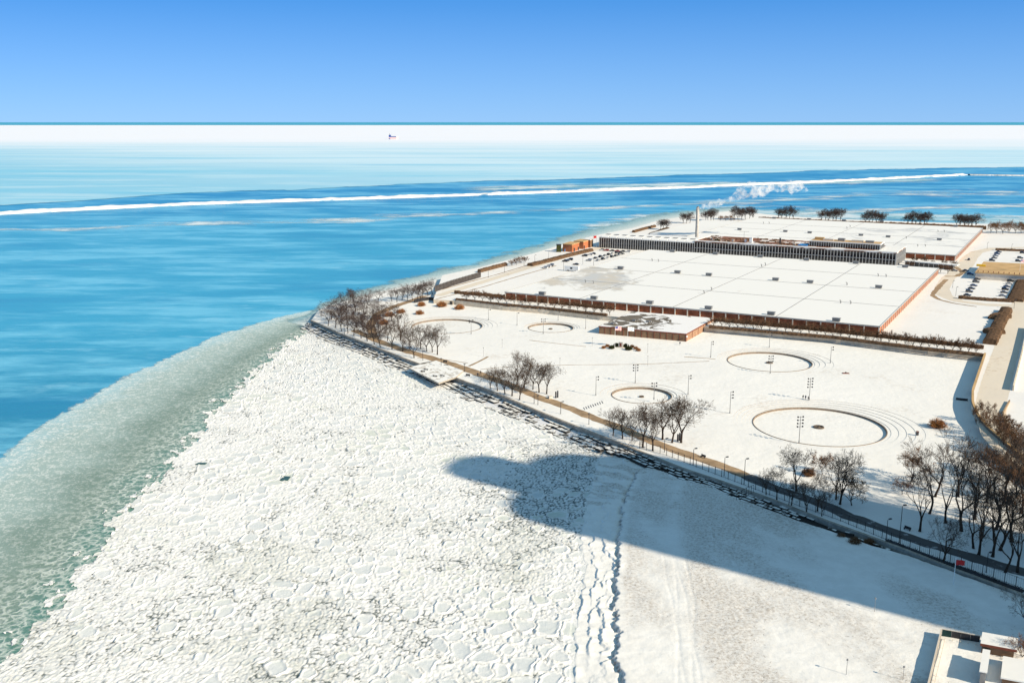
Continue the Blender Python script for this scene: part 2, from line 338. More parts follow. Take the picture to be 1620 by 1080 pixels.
pxrib('brash_ice_streak', [(-60, 358), (100, 357), (250, 347), (400, 344), (500, 341), (650, 338)], [(-60, 371), (100, 371), (250, 365), (400, 364), (540, 360), (650, 350)], .25, M['streak'])
pxrib('brash_ice_streak', [(420, 344), (600, 336), (800, 329), (1000, 321), (1180, 314)], [(420, 360), (600, 352), (800, 343), (1000, 333), (1180, 326)], .27, M['streak'])
pxrib('brash_ice_streak', [(1080, 312), (1250, 306), (1400, 298), (1520, 295), (1700, 297)], [(1080, 338), (1250, 328), (1400, 316), (1520, 318), (1700, 316)], .25, M['streak'])
pxrib('brash_ice_streak', [(1240, 334), (1380, 326), (1500, 320), (1620, 318), (1700, 318)], [(1240, 348), (1380, 340), (1500, 335), (1620, 334), (1700, 334)], .27, M['streak_w'])
pxrib('thin_ice_slick', [(900, 352), (1020, 332), (1160, 322), (1400, 330), (1700, 340)], [(900, 420), (1040, 370), (1180, 352), (1400, 356), (1700, 372)], .18, M['streak_t'])
pxrib('brash_ice_streak', [(720, 295), (900, 290), (1200, 286), (1500, 280)], [(720, 306), (900, 301), (1200, 296), (1500, 289)], .22, M['streak_t'])
# slush along the plant's lake shore
shoreL = [(470, 512), (492, 500), (515, 484), (560, 470), (620, 455), (690, 440), (760, 425), (850, 402), (890, 388), (945, 375), (1000, 362), (1040, 350), (1100, 340), (1160, 334)]
shoreO = [(440, 505), (478, 497), (505, 476), (550, 460), (610, 443), (668, 428), (745, 412), (835, 386), (880, 372), (925, 358), (975, 348), (1020, 338), (1080, 330), (1150, 326)]
def slush_mat():
    t = NT('grey_slush'); v = t.attr('vv'); P2 = t.P((1, 1, 0))
    n = t.noise(.05, 5, vec=P2, rough=.6); f = t.noise(1.0, 4, vec=P2, rough=.75); f2 = t.noise(.35, 4, vec=P2)
    vv = t.m('ADD', v, t.m('MULTIPLY', t.m('SUBTRACT', n, .5), .45))
    c = t.mix(t.ramp(vv, .0, .3), (.40, .58, .62), (.36, .47, .44)); c = t.mix(t.ramp(vv, .3, .75), c, (.19, .27, .225)); c = t.mix(t.ramp(vv, .75, 1.), c, (.095, .225, .19))
    pale = t.m('MULTIPLY', t.ramp(t.m('ADD', t.m('MULTIPLY', f, .65), t.m('MULTIPLY', f2, .35)),   .49, .58), t.ramp(vv, .75, .05, .35, 1.))
    c = t.mix(t.m('MULTIPLY', pale, .8), c, (.80, .82, .78))
    e = t.voro(.42, vec=t.P((1, 1, 0))); wv = t.n('ShaderNodeVectorMath', operation='ADD')
    warp = t.n('ShaderNodeTexNoise'); warp.inputs['Scale'].default_value = .5; t.t.links.new(P2, warp.inputs[0])
    ws = t.n('ShaderNodeVectorMath', operation='SCALE'); ws.inputs[3].default_value = 2.5; t.t.links.new(warp.outputs[1], ws.inputs[0])
    t.t.links.new(P2, wv.inputs[0]); t.t.links.new(ws.outputs[0], wv.inputs[1])
    e = t.voro(.45, vec=wv.outputs[0])
    net = t.m('MULTIPLY', t.ramp(e, .24, .0), t.m('MULTIPLY', t.ramp(v, .6, .85), t.ramp(f2, .3, .6)))
    c = t.mix(t.m('MULTIPLY', net, .85), c, (.6, .66, .6))
    edge = t.m('ADD', v, t.m('MULTIPLY', t.m('SUBTRACT', t.noise(.06, 6, vec=P2, rough=.75), .5), .26))
    return t.bsdf(c, .6, .25, bump=t.m('ADD', f, net), bs=.5, bd=.2, alpha=t.ramp(edge, .01, .045))
M['slush'] = slush_mat()
outer = [(-330, 900), (-150, 815), (0, 718), (90, 655), (180, 602), (260, 566), (350, 527), (440, 501), (500, 489), (530, 484)]
inner = [(-330, 1260), (-150, 1150), (0, 1030), (60, 960), (100, 912), (190, 800), (260, 728), (310, 668), (400, 578), (440, 545), (478, 522), (500, 515)]
sl_ = ribbon('slush_ice', line(outer, 0), line(inner, 0) + np.array([6, 0]), 200, 24, .12, M['slush']); tag(sl_, kind='stuff')
def shore_mat():
    t = NT('shore_slush'); v = t.attr('vv'); n = t.noise(.05, 6, rough=.7); f = t.noise(.5, 4, rough=.7)
    c = t.mix(t.ramp(t.m('ADD', t.m('MULTIPLY', f, .5), t.m('MULTIPLY', v, .5)), .4, .75), (.25, .42, .46), (.66, .70, .68))
    a = t.ramp(t.m('ADD', v, t.m('MULTIPLY', t.m('SUBTRACT', n, .5), 1.3)), .15, .45)
    return t.bsdf(c, .7, .2, bump=f, bs=.4, bd=.3, alpha=a)
M['shoreslush'] = shore_mat()
tag(ribbon('shore_ice', line(shoreO, 0), line(shoreL, 0) + np.array([6, -8]), 260, 10, .2, M['shoreslush']), kind='stuff')
# pancake ice heightfield
revT = [(492, 507), (535, 527), (585, 546), (647, 570), (685, 584), (720, 597.5), (785, 622.5), (862, 655), (925, 680), (991, 705.5), (1030, 721.6), (1083, 742.7), (1136, 760), (1171, 772.6), (1220, 790), (1295, 820), (1370, 847), (1445, 875), (1520, 905), (1620, 942), (1700, 975), (1800, 1016)]
revB = [(477, 520), (497, 532), (535, 547), (572, 560), (610, 579), (645, 589), (702, 612), (735, 632), (822, 665), (871, 686), (945, 717), (986, 725), (1030, 746), (1072.6, 763), (1118, 774), (1162, 795), (1232, 822), (1315, 852), (1370, 872), (1432, 889), (1495, 914), (1600, 952), (1700, 990), (1800, 1030)]
WT = line(revT, 2.5); WB = line(revB, .4)
inW = line(inner, 0); inW = inW[np.argsort(inW[:, 1])]
E0 = line([(890, 1200), (905, 1080), (905, 1000), (922, 900), (915, 850), (925, 800), (947, 722), (965, 700)], .3)
def xleft(y): return np.interp(y, inW[:, 1], inW[:, 0])
def xE(y): return np.interp(y, E0[:, 1], E0[:, 0])
def wallx(y):                                  # x of the seawall line at world y
    o = np.argsort(WT[:, 1]); return np.interp(y, WT[o, 1], WT[o, 0])
yy = [112.0]
while yy[-1] < 548: yy.append(yy[-1] + .36 * max(1, (yy[-1] / 230)) )
yy = np.array(yy); nx = 620
tt = np.linspace(0, 1, nx)[None]
xl = xleft(yy)[:, None] - 9; xr = np.where(yy < 318, xE(yy) + 5, wallx(yy) - 1.5)[:, None]; xr = np.maximum(xr, xl + 3)
X = xl + (xr - xl) * tt; Y = np.repeat(yy[:, None], nx, 1)
w1 = 3.2 * (fbm(X / 4., Y / 4., 4, 1) - .5); w2 = 3.2 * (fbm(X / 4. + 50, Y / 4., 4, 2) - .5)
wx = X + w1; wy = Y + w2
mosaic = fbm(X / 38, Y / 38, 3, 3)
shorew = sstep(45, 8, xE(Y) - X) * sstep(232, 262, Y) * sstep(345, 318, Y)
a1, a2, ia, cx_, cy_ = voro(wx / 4.9, wy / 5.6, 0, .85); b1, b2, ib, bx_, by_ = voro(wx / 2.6, wy / 3.0, 1, .85); c1, c2, ic, _x, _y = voro((X + .9 * w1 + .5 * (fbm(X, Y, 2, 4) - .5)) / 1.25, (Y + .9 * w2) / 1.5, 3)
rA = np.where(ia < .52 - .30 * shorew + 1.1 * (mosaic - .5) + .15 * sstep(330, 480, Y), 1.4 + 4.6 * ia, -1.); rB = np.where(ib < .86 - .30 * shorew, .6 + 1.3 * ib, -1.)
dA = np.minimum(rA - a1 * 5.2, (a2 - a1) * 2.6) ; dA = np.where(rA > 0, dA, -1); dB = np.where(rB > 0, np.minimum(rB - b1 * 2.8, (b2 - b1) * 1.4), -1)
dC = (c2 - c1) * .8
solid = dA > 0; mid = (dB > 0) & ~solid
d = np.where(solid, dA, np.where(mid, dB, dC * .8))
ring = np.exp(-((d - .34) / .28) ** 2) * np.where(solid, 1, np.where(mid, .8, .35))
out_gap = np.where(~solid & (dA > -.55) & (rA > 0), 1, 0) + np.where(~solid & ~mid & (dB > -.3) & (rB > 0), .6, 0)
inside = sstep(.0, .22, d)
fz = fbm(X / .8, Y / .8, 3, 2) - .5
Z = .14 + np.where(solid, .12 + .10 * ia, np.where(mid, .10 * ib, .16 * ic)) * inside + .26 * ring * (.35 + 1.1 * fbm(X / 1.7, Y / 1.7, 2, 4)) + np.where(solid | mid, .06, .26) * fz + .12 * (fbm(X / 9, Y / 9, 3, 1) - .5) - .07 * np.clip(out_gap, 0, 1)
openw = fbm(X / 10, Y / 10, 4, 0)
ej = hsh(np.floor(X / 1.1), np.floor(Y / 1.4), 2)
crack = np.where(solid, 0, 1) * (1 - sstep(.03, .24, dC)) * np.where(mid, .2, 1)
crack = crack * sstep(.55, .70, .62 * openw + .32 * ej + .055 + .40 * shorew + .10 * (sstep(300, 190, Y) - .4))
crack = np.maximum(crack, np.clip(out_gap, 0, 1) * sstep(.0, .5, -np.maximum(dA, dB) * 3) * sstep(.60, .74, .5 * openw + .42 * hsh(np.floor(X / 1.6), np.floor(Y / 1.9), 4) + .18 * shorew) * .9)
slushy = .45 * sstep(.53, .72, fbm(X / 24 + 9, Y / 16, 5, 2)) * np.where(solid, 0, 1) * sstep(330, 210, Y)
flatf = np.where(solid, sstep(.42, .8, d) * (.6 + .6 * ia), np.where(mid, sstep(.35, .62, d) * (.5 + .5 * ib), 0)) * (1 + .5 * shorew)
ia_ = ia
# clip to floe outlines at the open-water side
cxw = cx_ * 4.9; cyw = cy_ * 5.6; outd = cxw - xleft(cyw) + 5 * (fbm(cyw / 11, cyw * 0 + 2, 3, 1) - .5)
fringe = outd < 0
loose = fringe & solid & (ia > .3) & (outd > -4)
Z = np.where(fringe & ~loose, -.5, Z)
near_e = sstep(7, 0, X - xleft(Y)); Z = np.where(near_e * .8 > hsh(np.floor(bx_ * 5), np.floor(by_ * 5), 4) , -.3, Z)
M['ice'] = None
t = NT('pancake_ice'); g = t.attr('gap'); fl = t.attr('flat'); sl2 = t.attr('slush')
f1 = t.noise(1.6, 4, rough=.7); f2 = t.noise(.35, 3); tint = t.noise(.03, 3)
base = t.mix(t.ramp(f1, .3, .7), (.76, .76, .74), (.89, .88, .86))
base = t.mix(t.m('MULTIPLY', fl, t.ramp(f2, .2, .75, .45, 1)), base, t.mix(t.ramp(tint, .45, .7), (.63, .665, .665), (.60, .64, .55)))
speck = t.ramp(t.m('ADD', t.m('MULTIPLY', t.voro(1.1, 'F1', vec=t.P((1, 1, 0))), .5), t.m('MULTIPLY', f1, .8)), .80, .98, 0, .5)
base = t.mix(t.m('MULTIPLY', speck, t.ramp(fl, .5, 0)), base, (.34, .36, .30))
base = t.mix(t.m('MULTIPLY', sl2, t.ramp(f1, .35, .65, .1, .8)), base, (.30, .33, .24))
base = t.mix(g, base, (.05, .075, .07))
M['ice'] = t.bsdf(base, .65, .25, bump=t.m('ADD', f1, t.m('MULTIPLY', t.noise(4, 2), .4)), bs=.55, bd=.22)
Z = np.where((X > xE(Y) - .5) & (Y < 318), np.minimum(Z, .25), Z)
tag(grid_mesh('pancake_ice', X, Y, Z, M['ice'], {'gap': crack, 'flat': flatf, 'slush': slushy}, mask=Z > -.25), kind='stuff')
tag(flat('ice_meltwater', [at(475, 522, 0), at(985, 722, 0), (34, 260), (24, 110), (-140, 110), at(0, 1062), at(100, 945), at(190, 835), at(310, 705), at(400, 610)][::1], .06, simple('green_water', (.035, .085, .075), .3, .3, .3)), kind='structure')
# small boxes of open water in the ice (one square lead, one bar) are dark thin ice pans
for px, py, w, dd in ((451, 755.5, 1.4, 1.9), (318, 732, 1.7, .8)):
    c = at(px, py, .6); bm_ = MB(); bm_.prism([(c[0] - w, c[1] - dd), (c[0] + w * .9, c[1] - dd * .9), (c[0] + w * 1.05, c[1] + dd * .8), (c[0] - w * .6, c[1] + dd)], .1, .52)
    bm_.build('thin_ice_pan', simple('green_ice', (.04, .09, .075), .35, .4, .3), kind='structure')
# ---------------------------------------------------------------- beach under snow
C1 = line([(990, 1200), (985, 1080), (975, 1040), (980, 1000), (972, 960), (977, 900), (980, 850), (985, 800), (1010, 745), (1040, 735)], .8)
TR = line([(1100, 1200), (1085, 1080), (1075, 950), (1060, 870), (1063, 800), (1072, 762)], 1.)
yy = np.arange(108, 322, .36); xx_ = np.linspace(0, 1, 560)[None]
_o = np.argsort(WB[:, 1]); wbx = np.interp(yy, WB[_o, 1], WB[_o, 0]) ; wbx = np.where(yy < WB[_o[0], 1], WB[_o[0], 0] + (WB[_o[0], 1] - yy) * .72, wbx)
xl = xE(yy)[:, None] - 6; xr = np.maximum(wbx[:, None] + 1.0 + 1.2 * (fbm(yy / 2.5, yy * 0, 3, 1)[:, None] - .5), xl + 6)
X = xl + (xr - xl) * xx_ ** 1.25; Y = np.repeat(yy[:, None], 560, 1)
nz1 = (fbm(Y / 3.2, X * 0 + 2, 4, 1) - .5); nz2 = (fbm(Y / 2.1, X * 0 + 9, 4, 2) - .5)
u = X - xE(Y)
ridg = 0
for k, (off, hh) in enumerate(((.5, .36), (3.2, .3), (5.8, .34), (7.2, .3))):
    uo = u - off - (3.4 + 1.3 * k) * (fbm(Y / (3. + k * .7), u * .12 + k * 5, 4, k % 5) - .5); fade = sstep(.40, .58, fbm(Y / 5 + 7 * k, X / 9, 3, k))
    ridg = ridg + fade * hh * (sstep(-.25, .2, uo) * np.exp(-np.clip(uo, 0, 9) / 2.2)) + .08 * sstep(-.2, .3, uo)
xc = np.interp(Y, C1[:, 1], C1[:, 0]); uc = X - xc - 1.6 * nz1 - 1.4 * (fbm(Y / .9, X * 0 + 4, 2, 3) - .5) - 3.2 * np.clip(fbm(Y / 4.5, X * 0, 3, 4) - .66, 0, 1)
Z = -.35 + .58 * sstep(-1.2, 1, u) + ridg + .75 * sstep(-.35, .15, uc) - .35 * np.exp(-((uc + .5) / .5) ** 2) * (hsh(np.floor(Y / 1.3), np.floor(Y * 0), 1) > .25)
Z += .012 * np.clip(uc, 0, 80) + .22 * (fbm(X / 7, Y / 7, 4, 0) - .5) * sstep(0, 4, uc) + .13 * (fbm(X / 1.6, Y / 1.6, 4, 1) - .5) + .25 * (fbm(X / 3 - Y / 14, Y / 9 + X / 20, 4, 2) - .5) * sstep(240, 262, Y)
xt = np.interp(Y, TR[:, 1], TR[:, 0]); ut = X - xt
for o_ in (-1.6, -.2, 1.4, 3.1): Z -= .05 * np.exp(-((ut - o_ - .5 * np.sin(Y / 11 + o_ * 2) - 1.2 * (fbm(Y / 12, Y * 0 + o_, 3, 1) - .5)) / .38) ** 2) * (.3 + fbm(Y / 6, Y * 0 + 3 * o_, 3, 2))
track = np.exp(-((ut - .5) / 2.6) ** 2)
dirt = 1. * sstep(.34, .68, fbm(X / 14 + Y / 40, Y / 26, 6, 2) + .22 * np.exp(-((ut - 7) / 4.5) ** 2) + .10 * sstep(235, 262, Y)) * sstep(.5, 3, uc) * (1 - .7 * track)
dirt = np.maximum(dirt, 1. * sstep(.50, .66, fbm(X / 8 + 7, Y / 3.5 + X / 9, 4, 3)) * sstep(248, 262, Y) * (uc < 25))
crk = np.exp(-((uc + .15) / .35) ** 2) * (.35 + .65 * hsh(np.floor(Y / .9), np.floor(Y * 0), 3))
t = NT('beach_snow'); dd = t.attr('dirt'); ck = t.attr('crack')
f1 = t.noise(1.3, 5, rough=.72); f2 = t.noise(.3, 4)
base = t.mix(t.ramp(f2, .3, .7), (.86, .845, .81), (.79, .775, .74))
base = t.mix(t.m('MULTIPLY', dd, t.ramp(f1, .38, .68, .12, .75)), base, (.36, .30, .24))
sp = t.ramp(t.noise(1.5, 4, rough=.7),   .60, .69, 0, .85); base = t.mix(t.m('MULTIPLY', sp, t.ramp(dd, 0, .6, .12, 1)), base, (.16, .12, .09))
base = t.mix(t.m('MULTIPLY', ck, t.ramp(f1, .4, .55, .2, 1)), base, (.16, .12, .09))
M['beach'] = t.bsdf(base, .75, .2, bump=t.m('ADD', f1, f2), bs=.4, bd=.2)
Zb = Z; beach_o = grid_mesh('beach', X, Y, Z, M['beach'], {'dirt': dirt, 'crack': crk}, mask=None); tag(beach_o, kind='structure')
tag(flat('beach_inland', [(190, 100), (900, 100), (900, 240), (190, 240), (130, 196)], .9, M['snow']), kind='structure')
def beachz(x, y): return .55 + .012 * max(0, x - float(np.interp(y, C1[:, 1], C1[:, 0]))) + .35
# ---------------------------------------------------------------- park lawn (with the five sunken pools) and plant terrace
ZP, ZT = 2.5, 5.0
rw = [(686, 480), (704, 481), (722, 482), (800, 491), (860, 496), (960, 507), (1122, 525), (1320, 542), (1470, 561), (1556, 570)]
RW = line(rw, ZP)
curve = [(1556, 570), (1546, 600), (1536, 630), (1536, 650), (1545, 672), (1562, 692), (1588, 715), (1620, 742), (1670, 785), (1760, 850)]
CV = line(curve, ZP)
coast = line([(492, 507), (503, 492), (515, 485), (560, 472), (620, 457), (700, 441), (760, 428), (850, 404), (890, 391), (940, 377), (1000, 365), (1040, 353), (1100, 343), (1160, 337), (1240, 345), (1320, 350), (1460, 355), (1550, 358), (1620, 362), (1750, 372)], ZP)
pools = []                                                    # centre, radius of basin, radius of outer ring, offset of steps
def circ(pxl, pxr, pyt, pyb, ro, offx, offy):
    a = np.array(at(pxl, (pyt + pyb) / 2, ZP)); b_ = np.array(at(pxr, (pyt + pyb) / 2, ZP)); tpt = np.array(at((pxl + pxr) / 2, pyt, ZP)); bt = np.array(at((pxl + pxr) / 2, pyb, ZP))
    c = np.array([(a[0] + b_[0]) / 2, (tpt[1] + bt[1]) / 2]); r = ((b_[0] - a[0]) + (tpt[1] - bt[1])) / 4; return c, r, ro * r, (offx * r, offy * r)
pools.append(circ(1190, 1404.5, 644, 703, 1.42, .12, .0) + ('largest sunken pool with stepped rings', 4))
pools.append(circ(1150.5, 1285.5, 556, 586.5, 1.36, .12, 0) + ('sunken pool with steps right of the pavilion', 3))
pools.append(circ(966.5, 1064, 611.5, 637, 1.42, .05, .0) + ('small sunken pool behind the tall bare trees', 2))
pools.append(circ(834.5, 908, 510.5, 525, 1.22, .06, 0) + ('smallest sunken pool left of the pavilion', 2))
pools.append(circ(652, 762, 503.5, 527, 1.32, .1, 0) + ('sunken pool behind the grove near the seawall tip', 3))
def land_sheet(name, outline, holes, z, zlow, mat, side_mat, **k):
    vs = [Vector((float(p[0]), float(p[1]))) for p in outline]; n = len(vs); faces = [list(range(n))]; hc = []
    for c, r in holes:
        m_ = len(vs); vs += [Vector((c[0] + r * math.cos(q * math.pi / 36), c[1] + r * math.sin(q * math.pi / 36))) for q in range(72)]
        faces.append(list(range(m_, m_ + 72))); hc.append((c, r))
    V_, E_, F_, *_ = delaunay_2d_cdt(vs, [], faces, 1, 1e-3)
    b = MB(); b.v = [(p.x, p.y, z) for p in V_]
    for f in F_:
        cx = sum(V_[i].x for i in f) / len(f); cy = sum(V_[i].y for i in f) / len(f)
        if any(math.hypot(cx - c[0], cy - c[1]) < r * .999 for c, r in hc): continue
        b.f.append(tuple(f)); b.m.append(0)
    for i in range(n):
        p, q = outline[i], outline[(i + 1) % n]; b.add([(p[0], p[1], zlow), (q[0], q[1], zlow), (q[0], q[1], z), (p[0], p[1], z)], [(0, 1, 2, 3)], 1)
    return b.build(name, [mat, side_mat], **k)
zone = [tuple(p) for p in WT] + [(260, 60)] + [(620, 60), (620, 240)] + [tuple(p) for p in CV[::-1]] + [tuple(p) for p in RW[::-1][1:]] + [tuple(coast[i]) for i in (5, 4, 3, 2, 1)]
land_sheet('park_lawn', zone, [(np.array(p[0]) + np.array(p[3]), p[2]) for p in pools], ZP, -1, M['snow'], M['concrete'], kind='structure')
zone2 = [tuple(p) for p in RW] + [tuple(p) for p in CV[1:]] + [(620, 240), (1100, 500), (1250, 1000)] + [tuple(p) for p in coast[::-1][:-5]]
land_sheet('plant_terrace', zone2, [], ZT, -1, M['snow_terrace'], M['tanwall'], kind='structure')
# pools: rings stepping down, basin floor, rim, nozzle
for i, (c, r, ro, off, txt, ns) in enumerate(pools):
    root = empty('fountain_pool', (0, 0, 0), label=txt, cat='pool', group='sunken round pools in the snowy park')
    radii = [ro] + [r * (1.05 + .085 * (ns - 1 - k) + (.02 if k == 0 else 0)) for k in range(ns)]; zz = ZP; depth = .85
    cc = [np.array(c) + np.array(off) * ((ro - (r * (1.05 + .085 * (ns - 1)))) * 0 + 1)] + [np.array(c) + np.array(off) * .22 * (ns - 1 - k) for k in range(ns)]
    rr = radii + [r]; cc = cc + [np.array(c)]
    N = 96; step = depth / (len(rr) + 2)
    z0 = ZP
    for k in range(len(rr) - 1):
        b = MB(); A = []; zt = z0 - (.0 if k == 0 else 0); zn = z0 - step * (1 if k else .6)
        for q in range(N):
            t_ = 2 * math.pi * q / N; A.append((cc[k][0] + rr[k] * math.cos(t_), cc[k][1] + rr[k] * math.sin(t_), cc[k + 1][0] + rr[k + 1] * math.cos(t_), cc[k + 1][1] + rr[k + 1] * math.sin(t_)))
        for q in range(N):
            p = A[q]; s_ = A[(q + 1) % N]
            b.add([(p[0], p[1], z0), (s_[0], s_[1], z0), (s_[0], s_[1], zn), (p[0], p[1], zn)], [(3, 2, 1, 0)], 1)
            b.add([(p[0], p[1], zn), (s_[0], s_[1], zn), (s_[2], s_[3], zn), (p[2], p[3], zn)], [(0, 1, 2, 3)], 0)
        b.build('step_ring', [M['snow'], M['concrete'] if k else M['brick3']], root); z0 = zn
    zf = ZP - depth - .2
    b = MB()
    for q in range(N):
        t0, t1 = 2 * math.pi * q / N, 2 * math.pi * (q + 1) / N
        P0 = [(c[0] + rad * math.cos(t_), c[1] + rad * math.sin(t_)) for rad in (r, r - .3) for t_ in (t0, t1)]
        b.add([(*P0[0], z0 - .3), (*P0[1], z0 - .3), (*P0[1], z0 + .16), (*P0[0], z0 + .16), (*P0[2], zf), (*P0[3], zf), (*P0[3], z0 + .16), (*P0[2], z0 + .16)], [(0, 1, 2, 3), (7, 6, 5, 4), (3, 2, 6, 7)], 0)
    b.build('rim_wall', simple('rim_stone', (.24, .185, .14), .8, .2, .25) if i == 0 else bpy.data.materials['rim_stone'], root)
    b = MB(); b.v = [(c[0] + r * math.cos(2 * math.pi * q / N), c[1] + r * math.sin(2 * math.pi * q / N), zf) for q in range(N)]; b.f = [tuple(range(N))]; b.m = [0]
    b.build('basin_floor', M['snow'], root)
    if i < 4:
        b = MB(); rn = r * .085
        for q in range(24):
            t0, t1 = 2 * math.pi * q / 24, 2 * math.pi * (q + 1) / 24
            for ra, rb, za, zb in ((rn, rn * .95, zf, zf + .45), (rn * .95, rn * .7, zf + .45, zf + .45), (rn * .7, rn * .7, zf + .45, zf + .2), (rn * .7, rn * .3, zf + .2, zf + .25), (rn * .3, rn * .12, zf + .25, zf + .6)):
                b.add([(c[0] + rad * math.cos(t_), c[1] + rad * math.sin(t_), z_) for rad, t_, z_ in ((ra, t0, za), (ra, t1, za), (rb, t1, zb), (rb, t0, zb))], [(0, 1, 2, 3)])
        b.build('fountain_nozzle', simple('nozzle_bronze', (.13, .10, .075), .7, .3) if i == 0 else bpy.data.materials['nozzle_bronze'], root)
# ---------------------------------------------------------------- flat ribbons on the ground: paths, roads, kerb lines
def strip(name, pts, w, z, mat, zpix=None, jag=.0, parent=None, **k):
    P = resample(line(pts, z if zpix is None else zpix), step=3.); n = len(P); d = np.gradient(P, axis=0); d /= np.linalg.norm(d, axis=1)[:, None]; N_ = np.stack([-d[:, 1], d[:, 0]], 1)
    ww = np.interp(np.linspace(0, 1, n), np.linspace(0, 1, len(w)), w) if hasattr(w, '__len__') else np.full(n, w)
    j = (fbm(np.arange(n) / 1.3, np.zeros(n), 3, 1) - .5) * jag; j2 = (fbm(np.arange(n) / 1.3, np.zeros(n) + 9, 3, 2) - .5) * jag
    L = P + N_ * (ww / 2 + j)[:, None]; R_ = P - N_ * (ww / 2 + j2)[:, None]
    b = MB(); b.v = [(p[0], p[1], z) for p in L] + [(p[0], p[1], z) for p in R_]; b.f = [(i, n + i, n + i + 1, i + 1) for i in range(n - 1)]; b.m = [0] * (n - 1)
    return b.build(name, mat, parent, **k)
prom = [(560, 522), (600, 540), (650, 557), (692, 569), (735, 583), (760, 592), (800, 606), (850, 627), (900, 645), (937, 660), (987, 679), (1037, 700), (1087, 718), (1137, 735), (1180, 752), (1220, 770), (1295, 794), (1345, 817), (1420, 843), (1495, 868), (1620, 905), (1750, 950)]
strip('promenade_path', prom[:15], (4.5, 5.2, 6, 5.6, 5, 5, 5, 5), ZP + .01, M['path'], jag=1.6, kind='structure')
M['path2'] = snowy('shaded_promenade', base=(.10, .095, .09), dirt=(.5, .5, .5), amt=.8, sc=.35)  # dark base paints the tower's shade into this stretch of path
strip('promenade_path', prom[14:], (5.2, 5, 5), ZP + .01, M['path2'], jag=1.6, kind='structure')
strip('shore_path', [(592, 536), (585, 515), (596, 497), (620, 486), (650, 476), (672, 468)], 5, ZP + .016, M['path'], jag=1.5, kind='structure')
strip('shore_road', [(692, 468), (705, 464), (760, 447), (830, 425), (905, 402), (945, 393), (985, 385)], (6, 7, 9, 11), ZT + .008, M['road'], jag=.8, kind='structure')
strip('shore_road_verge', [(698, 458), (720, 452), (790, 433), (860, 412), (890, 404)], 1.4, ZT + .03, M['path'], jag=.6, kind='structure')
strip('shore_road_verge', [(690, 473), (760, 455), (830, 434), (880, 420)], 1.2, ZT + .03, M['path'], jag=.6, kind='structure')
strip('service_road', [(1640, 400), (1618, 480), (1606, 510), (1590, 560), (1574, 610), (1566, 650), (1580, 690), (1612, 725), (1680, 770)], (14, 12, 11, 11, 11), ZT + .012, M['road'], jag=.5, kind='structure')
strip('loop_road', [(1516, 428), (1500, 440), (1490, 456), (1494, 467), (1515, 476), (1560, 482), (1625, 484)], (8, 9, 9, 8), ZT + .016, M['road'], jag=.5, kind='structure')
strip('loop_road_verge', [(1497, 442), (1484, 455), (1475, 467), (1486, 474), (1510, 480), (1545, 485)], (3, 3.5, 3, 1.5), ZT + .022, M['path'], jag=1.2, kind='structure')
strip('entry_road', [(1512, 432), (1526, 420), (1534, 408), (1545, 399), (1570, 393), (1640, 391)], (12, 12, 9, 7), ZT + .02, M['road'], jag=.6, kind='structure')
strip('entry_road_verge', [(1498, 424), (1512, 422), (1524, 431), (1515, 437), (1495, 437)], 4, ZT + .026, M['path'], jag=2.5, kind='structure')
for pts, w in (([(837, 538), (880, 543), (927, 548)], .7), ([(760, 584), (800, 580), (900, 577), (1010, 576), (1060, 574), (1122, 571)], .6), ([(742, 579), (757, 572), (772, 564)], 1.3), ([(1082, 564), (1110, 566), (1132, 568)], .9), ([(580, 574), (605, 588)], .01), ([(660, 566), (700, 568), (740, 574)], .8)):
    strip('kerb_edge', pts, w, ZP + .02, M['path'], jag=.5, kind='structure')
for k in range(9):
    x = 924 + 3.6 * k; y = 646 - 1.25 * k; strip('paving_slot', [(x - 1.1, y - 1.8), (x + 1.2, y + 1.8)], .35, ZP + .024, M['dark'], kind='structure')
# ---------------------------------------------------------------- seawall
sw = empty('seawall', label='long grey concrete seawall along the promenade above the ice', cat='seawall')
P = resample(WT, step=6.0)
wallmesh = {}
for i in range(len(P) - 1):
    a, b_ = P[i], P[i + 1]; mid = (a + b_) / 2; ang = math.atan2(*(b_ - a)[::-1]); Ln = np.linalg.norm(b_ - a)
    b = MB(); b.box((0, 0, 0), (Ln - .06, .75, 2.3)); b.box((0, 0, 1.2), (Ln - .06, .95, .16))
    n_ = (math.sin(ang), -math.cos(ang))
    if i % 7 in (3,): pass
    o = b.build('wall_panel', M['slab'] if False else M['concrete'], sw); o.location = (mid[0], mid[1], 1.55); o.rotation_euler = (0, 0, ang)
# revetment of stone blocks
rv = empty('revetment', label='stepped stone block revetment with snow and dark joints below the seawall', cat='revetment')
A = resample(WT, 151)
_B = resample(WB, 600)
def nearest_on(B, p): return B[np.argmin(np.linalg.norm(B - p, axis=1))]
Bn = np.array([nearest_on(_B, p) for p in A])
ln = resample(WT, step=3.1)
An = ln; Bn = np.array([nearest_on(_B, p) for p in An])
b = MB()
for i in range(len(An) - 1):
    zb = .95 if An[i][1] < 318 else -.05; zt_ = 1.45 if An[i][1] < 318 else 1.1; b.add([(An[i][0], An[i][1], zt_), (An[i + 1][0], An[i + 1][1], zt_), (Bn[i + 1][0], Bn[i + 1][1], zb), (Bn[i][0], Bn[i][1], zb)], [(3, 2, 1, 0)])
t = NT('revetment_bed'); n_ = t.noise(.16, 5, rough=.7)
bedm = t.bsdf(t.mix(t.m('MULTIPLY', t.ramp(t.m('ADD', n_, t.ramp(t.xyz(1), 300, 330, -.25, .06)), .44, .54), .92), (.045, .042, .04), (.8, .8, .82)), .9, .1)
b.build('stone_bed', bedm, rv)
blocks = []
for k in range(4):
    meshes = []
rows = 4
variants = []
